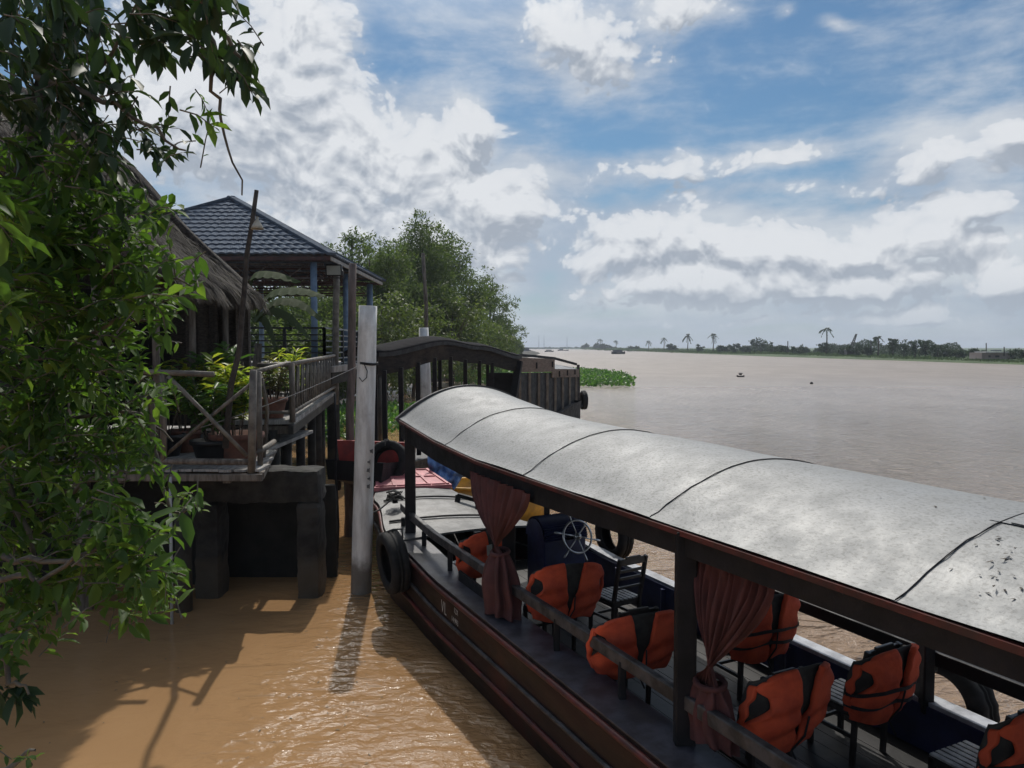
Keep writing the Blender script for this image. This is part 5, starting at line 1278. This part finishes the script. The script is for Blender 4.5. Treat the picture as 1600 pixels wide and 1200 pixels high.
    # poles and crane
    for i, (px, a, b, lb) in enumerate([(1231, 533, 549, 'thin dark pole left of the flat topped thicket'), (1361, 532, 549, 'short dark pole beside the star shaped palm'), (1541, 536, 552, 'thin mast left on the white roofed house'), (1569, 542, 553, 'short pole between house and bushy tree')]):
        Yp = D(px)*1.05; t, bb = P(px, a, Yp), P(px, b+3, Yp); o = MB().tube([bb, t], .0006*Yp, 6).build('far_pole', M_dark); tag(o, lb, 'pole', 'poles on the far bank')
    Yc = D(1335)*1.08; o = base('crane', P(1330, 546, Yc), 0, 'small lattice crane boom rising over bushes on the far bank', 'crane')
    q = MB(); a, b = P(1328, 548, Yc), P(1338, 522, Yc); n = 9
    for off in (-.35, .35): q.beam(a+Vector((off*1.6, 0, 0)), b+Vector((off*.5, 0, 0)), .28, .28)
    for i in range(n): q.beam(a.lerp(b, i/n)+Vector((-.5*(1-i/n*.6), 0, 0)), a.lerp(b, (i+1)/n)+Vector((.5*(1-i/n*.6), 0, 0)), .18, .18)
    q.build('boom', M_darkrail, o); MB().box(a+Vector((0, 0, -.6)), (3.0, 2.5, 2.2), bev=.2).build('cab', M_darkrail, o)
    # pylons in the distance
    for px, a in ((858+0, 523), (850, 526), (886, 527)):
        pass
    for i, (px, a, lb) in enumerate([(842, 524, 'thin far mast left of the pair over the river mouth'), (850, 524, 'thin far mast beside its twin over the river mouth'), (886, 526, 'lone thin mast right of the pair over the river mouth')]):
        Yp = 1700; t, bb = P(px, a, Yp), P(px, 546, Yp); o = MB().tube([bb, t], [.7, .35], 5).build('distant_mast', M_bluepost); tag(o, lb, 'mast', 'masts over the river mouth')
    # distant shore strip
    q = MB(); vs = []; 
    for i in range(60):
        px = 790+i*2.4; Yp = 1900; p = P(px, 543, Yp); hgt = 3.5+5*abs(mnoise.noise(Vector((i*.4, 0, 0))))
        vs += [(p.x, Yp, -1), (p.x, Yp, hgt), (p.x, Yp+30, hgt), (p.x, Yp+30, -1)]
    q.add(vs, [(4*i+k, 4*i+4+k, 4*i+5+k, 4*i+1+k) for i in range(59) for k in range(3)]); tag(q.build('distant_shore', M_grassfar), kind='structure')
far_rows()
def small_boat(px, py, Y, Lm, hm, cab, label, M_c, rz=0.0):
    c = G(px, py) if Y is None else P(px, py, Y); o = base('river_boat', (c.x, c.y, WZ), rz, label, 'boat', 'boats far out on the river')
    rows = []; W_ = Lm*.14
    M0 = world_mat(o)
    for i in range(13):
        t = -1+i/6; w = W_*(1-abs(t)**3)+.02; zs = hm*(.28+.25*t*t)
        rows.append([M0@Vector((t*Lm/2, w*k, z)) for k, z in ((-1, zs), (-.6, -.2), (.6, -.2), (1, zs))])
    q = MB(); q.add([p for r in rows for p in r], [(j*4+i, j*4+4+i, j*4+5+i, j*4+1+i) for j in range(12) for i in range(3)]); q.add([p for r in rows for p in (r[0], r[3])], [(2*j, 2*j+1, 2*j+3, 2*j+2) for j in range(12)])
    q.build('hull', M_dark, o)
    for x0, x1, z0, z1 in cab:
        q = MB(); mid = M0@Vector(((x0+x1)/2*Lm, 0, (z0+z1)/2*hm)); q.box(mid, ((x1-x0)*Lm, W_*1.5, (z1-z0)*hm), rz=rz, bev=.08); q.build('cabin', M_c, o)
        q = MB(); mid = M0@Vector(((x0+x1)/2*Lm, 0, z1*hm+.08)); q.box(mid, ((x1-x0)*Lm*1.12, W_*1.9, .12), rz=rz); q.build('cabin_roof', M_darkrail, o)
M_cg = pmat('far_cabin', (.09, .10, .12), (.05, .055, .07), .5, .6)
small_boat(822, 547.5, 560, 7.5, 4.2, [(-.38, .3, .3, .85)], 'nearest far boat with a two tier cabin, left of the others', M_cg, .5)
small_boat(858, 547, 650, 8, 2.2, [(-.3, .25, .4, .8)], 'low grey boat right of the two tier boat', M_cg, .2)
small_boat(880, 545.6, 900, 13, 2.6, [(-.35, .0, .35, .8)], 'long low boat near the river mouth', M_cg)
small_boat(966, 550.5, 440, 8, 3.2, [(-.4, .3, .3, .75)], 'dark houseboat moored at the far bank bushes', M_cg)
small_boat(1157, 589, None, 1.0, .5, [(-.2, .2, .45, .8)], 'tiny dark float drifting alone in the middle of the river', M_dark)
o = MB().lathe(G(1268, 600), [(.01, -.1), (.14, -.05), (.17, .05), (.14, .16), (.05, .22), (.01, .23)], 10).build('floating_buoy', M_dark, None, True); tag(o, 'tiny dark buoy floating right of the drifting float', 'buoy')

# ------------------------------------------------------------------ overhanging tree close to the camera
def near_tree():
    rs = np.random.RandomState(77); random.seed(77)
    o = base('overhanging_tree', (-4.2, 3.8, 0), 0, 'leafy mangrove like tree hanging over the water along the near edge', 'tree')
    root = Vector((-4.4, 4.6, 0))
    tr = MB().tube([root+Vector((0, 0, -.3)), Vector((-3.9, 4.4, 1.4)), Vector((-3.2, 4.3, 2.8)), Vector((-2.75, 4.2, 4.1)), Vector((-2.5, 4.3, 5.4))], [.11, .10, .085, .07, .05], 10).build('trunk', M_bark, o, True)
    limbs = [ # pixel path (px,py,Y)
        [(60, 330, 4.2), (150, 120, 3.9), (240, -30, 3.6)], [(150, -60, 3.8), (270, -10, 3.5), (335, 60, 3.4), (333, 140, 3.4), (350, 210, 3.4), (378, 305, 3.4)],
        [(250, -40, 3.3), (330, 20, 3.2), (370, 80, 3.2), (398, 128, 3.2)], [(190, -40, 3.4), (240, 30, 3.3), (250, 90, 3.3)], [(60, 120, 3.9), (160, 160, 3.7), (240, 200, 3.5), (290, 235, 3.5)],
        [(40, 420, 4.2), (120, 420, 3.9), (210, 410, 3.7), (300, 448, 3.6)], [(20, 560, 4.2), (110, 545, 4.0), (180, 500, 3.9), (250, 500, 3.8)],
        [(0, 700, 4.3), (120, 650, 4.2), (220, 640, 4.0), (270, 690, 4.0)], [(0, 800, 4.0), (90, 770, 4.0), (180, 745, 3.9), (235, 735, 3.9)],
        [(0, 870, 3.6), (90, 872, 3.5), (180, 885, 3.4), (290, 900, 3.3)], [(-10, 902, 3.6), (60, 905, 3.5), (140, 860, 3.4), (240, 838, 3.3)], [(20, 760, 4.0), (60, 900, 3.9), (90, 960, 3.8)],
        [(235, 620, 3.9), (240, 720, 3.9), (265, 800, 3.9), (320, 790, 3.8)], [(-20, 980, 3.2), (20, 1060, 3.1), (45, 1085, 3.1)], [(-40, 1230, 2.6), (20, 1195, 2.6), (55, 1172, 2.6)], [(100, 180, 3.8), (170, 300, 3.8), (230, 330, 3.7)]]
    q = MB()
    for bi, L in enumerate(limbs):
        q = MB(); pts = [P(*p) for p in L]; fine = []
        for a, b in zip(pts, pts[1:]):
            for k in range(4): fine.append(a.lerp(b, k/4)+Vector((rs.randn(), rs.randn(), rs.randn()))*.012)
        fine.append(pts[-1]); n = len(fine); q.tube(fine, [.014*(1-i/n)+.003 for i in range(n)], 6, False); q.build('branch', M_twig, tr, True)
    # leaf sprays: (px, py, Y, radius px, sprays, leaf size, kind)
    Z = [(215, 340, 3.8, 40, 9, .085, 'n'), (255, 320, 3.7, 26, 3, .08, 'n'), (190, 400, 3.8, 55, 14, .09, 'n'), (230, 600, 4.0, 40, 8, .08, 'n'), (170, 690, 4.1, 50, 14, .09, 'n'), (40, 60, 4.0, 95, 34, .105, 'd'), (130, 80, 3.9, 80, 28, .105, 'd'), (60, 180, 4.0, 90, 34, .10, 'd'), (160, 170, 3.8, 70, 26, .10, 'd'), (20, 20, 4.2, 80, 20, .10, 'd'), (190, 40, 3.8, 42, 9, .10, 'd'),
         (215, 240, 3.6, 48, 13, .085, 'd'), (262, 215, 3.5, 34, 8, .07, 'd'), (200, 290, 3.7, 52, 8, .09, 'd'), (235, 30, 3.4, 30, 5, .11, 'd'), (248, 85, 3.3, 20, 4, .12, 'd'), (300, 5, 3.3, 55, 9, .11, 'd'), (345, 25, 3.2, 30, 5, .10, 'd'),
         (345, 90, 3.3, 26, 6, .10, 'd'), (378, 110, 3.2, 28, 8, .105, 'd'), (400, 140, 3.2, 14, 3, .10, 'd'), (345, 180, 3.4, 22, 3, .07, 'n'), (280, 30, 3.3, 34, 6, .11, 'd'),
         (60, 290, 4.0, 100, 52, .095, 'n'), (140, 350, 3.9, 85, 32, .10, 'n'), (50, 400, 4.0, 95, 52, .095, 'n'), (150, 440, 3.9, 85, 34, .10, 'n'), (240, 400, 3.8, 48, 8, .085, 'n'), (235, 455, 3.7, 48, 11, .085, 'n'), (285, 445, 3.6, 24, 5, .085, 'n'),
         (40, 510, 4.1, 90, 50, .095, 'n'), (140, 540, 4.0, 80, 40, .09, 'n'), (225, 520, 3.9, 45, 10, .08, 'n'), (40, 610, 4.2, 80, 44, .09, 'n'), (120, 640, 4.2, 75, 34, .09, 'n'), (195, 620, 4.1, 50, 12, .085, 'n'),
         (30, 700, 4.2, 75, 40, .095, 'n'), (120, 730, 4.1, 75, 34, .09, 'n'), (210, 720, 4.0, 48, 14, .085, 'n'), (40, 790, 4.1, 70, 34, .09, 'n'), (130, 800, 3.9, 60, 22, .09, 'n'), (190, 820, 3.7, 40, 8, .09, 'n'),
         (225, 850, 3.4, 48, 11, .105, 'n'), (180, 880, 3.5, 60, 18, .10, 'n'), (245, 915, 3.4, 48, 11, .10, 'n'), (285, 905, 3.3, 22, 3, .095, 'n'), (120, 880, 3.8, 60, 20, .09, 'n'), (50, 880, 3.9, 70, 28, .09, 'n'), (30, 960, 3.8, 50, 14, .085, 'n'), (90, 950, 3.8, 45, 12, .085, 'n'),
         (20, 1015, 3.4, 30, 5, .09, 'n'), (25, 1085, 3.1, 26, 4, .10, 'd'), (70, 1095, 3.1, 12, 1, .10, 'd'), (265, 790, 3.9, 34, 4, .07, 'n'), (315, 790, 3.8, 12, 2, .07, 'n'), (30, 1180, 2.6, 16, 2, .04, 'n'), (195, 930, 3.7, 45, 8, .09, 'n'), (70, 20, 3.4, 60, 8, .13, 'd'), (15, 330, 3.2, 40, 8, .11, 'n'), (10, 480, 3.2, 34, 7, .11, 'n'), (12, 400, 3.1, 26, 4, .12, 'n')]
    acc = {'n': ([], [], [], []), 'd': ([], [], [], [])}; q = MB()
    for px, py, Y, rp, ns, ls, kd in Z:
        for k in range(int(ns*(1.2 if kd == 'n' else .95))):
            a = rs.rand()*6.28; rr = rp*math.sqrt(rs.rand()); Yk = Y+rs.uniform(-.35, .35)
            c = P(px+math.cos(a)*rr, py+math.sin(a)*rr, Yk)
            outd = Vector((rs.uniform(-.2, 1.0), rs.uniform(-.7, .5), rs.uniform(-.6, .5) if kd == 'n' else rs.uniform(-1.0, .2))).normalized()
            tl = rs.uniform(.10, .24); a0 = c-outd*tl; mid = a0.lerp(c, .5)+Vector((0, 0, .015)); q.tube([a0, mid, c], [.0035, .003, .0015], 4, False)
            nl = rs.randint(5, 10); ax = outd
            for j in range(nl):
                u = (j+1)/nl; p = a0.lerp(mid, u*2) if u < .5 else mid.lerp(c, u*2-1)
                az = j*2.4+rs.rand(); e1 = ax.orthogonal().normalized(); e2 = ax.cross(e1)
                d = (e1*math.cos(az)+e2*math.sin(az))*(.9-.45*u)+ax*(.35+.5*u)+Vector((0, 0, -.12 if kd == 'n' else -.45))
                nr = Vector((rs.randn()*.35, rs.randn()*.35, 1))
                A = acc[kd]; A[0].append(p); A[1].append(d); A[2].append(nr); A[3].append(ls*rs.uniform(.45, 1.7)*.98*(.75+.25*math.sin(u*3)))
    q.build('twigs', M_twig, tr, False)
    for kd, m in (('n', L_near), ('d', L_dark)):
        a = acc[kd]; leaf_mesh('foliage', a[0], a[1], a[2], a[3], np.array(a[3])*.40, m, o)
near_tree()

# ------------------------------------------------------------------ thin humid air over the river
def haze():
    m = bpy.data.materials.new('humid_air'); m.use_nodes = True; t = m.node_tree; t.nodes.clear(); n = NT(t)
    v = n.node('ShaderNodeVolumePrincipled'); v.inputs['Color'].default_value = (.80, .88, 1, 1); v.inputs['Density'].default_value = .00028; v.inputs['Anisotropy'].default_value = .2
    n.l.new(v.outputs[0], n.node('ShaderNodeOutputMaterial').inputs['Volume'])
    o = MB().box((-500, 3600, 25), (9000, 8400, 53.2)).build('haze', m); tag(o, kind='stuff')
haze()

rs = np.random.RandomState(12); N = 130
x = np.concatenate([rs.uniform(-7, -1.5, 70), rs.uniform(-2.6, -1.2, 60)]); y = np.concatenate([rs.uniform(6.2, 11.5, 70), rs.uniform(6.5, 15, 60)])
o = leaf_mesh('floating_leaf_litter', np.stack([x, y, np.full(N, WZ+.006)], 1), rs.randn(N, 3)*[1, 1, .02], [(0, 0, 1)]*N, rs.uniform(.012, .06, N), rs.uniform(.008, .022, N), pmat('wet_litter', (.10, .075, .03), (.04, .03, .015), 9, .6), None, simple=True)
tag(o, 'scattered tiny dead leaves and scum floating on the brown water', 'litter', kind='stuff')
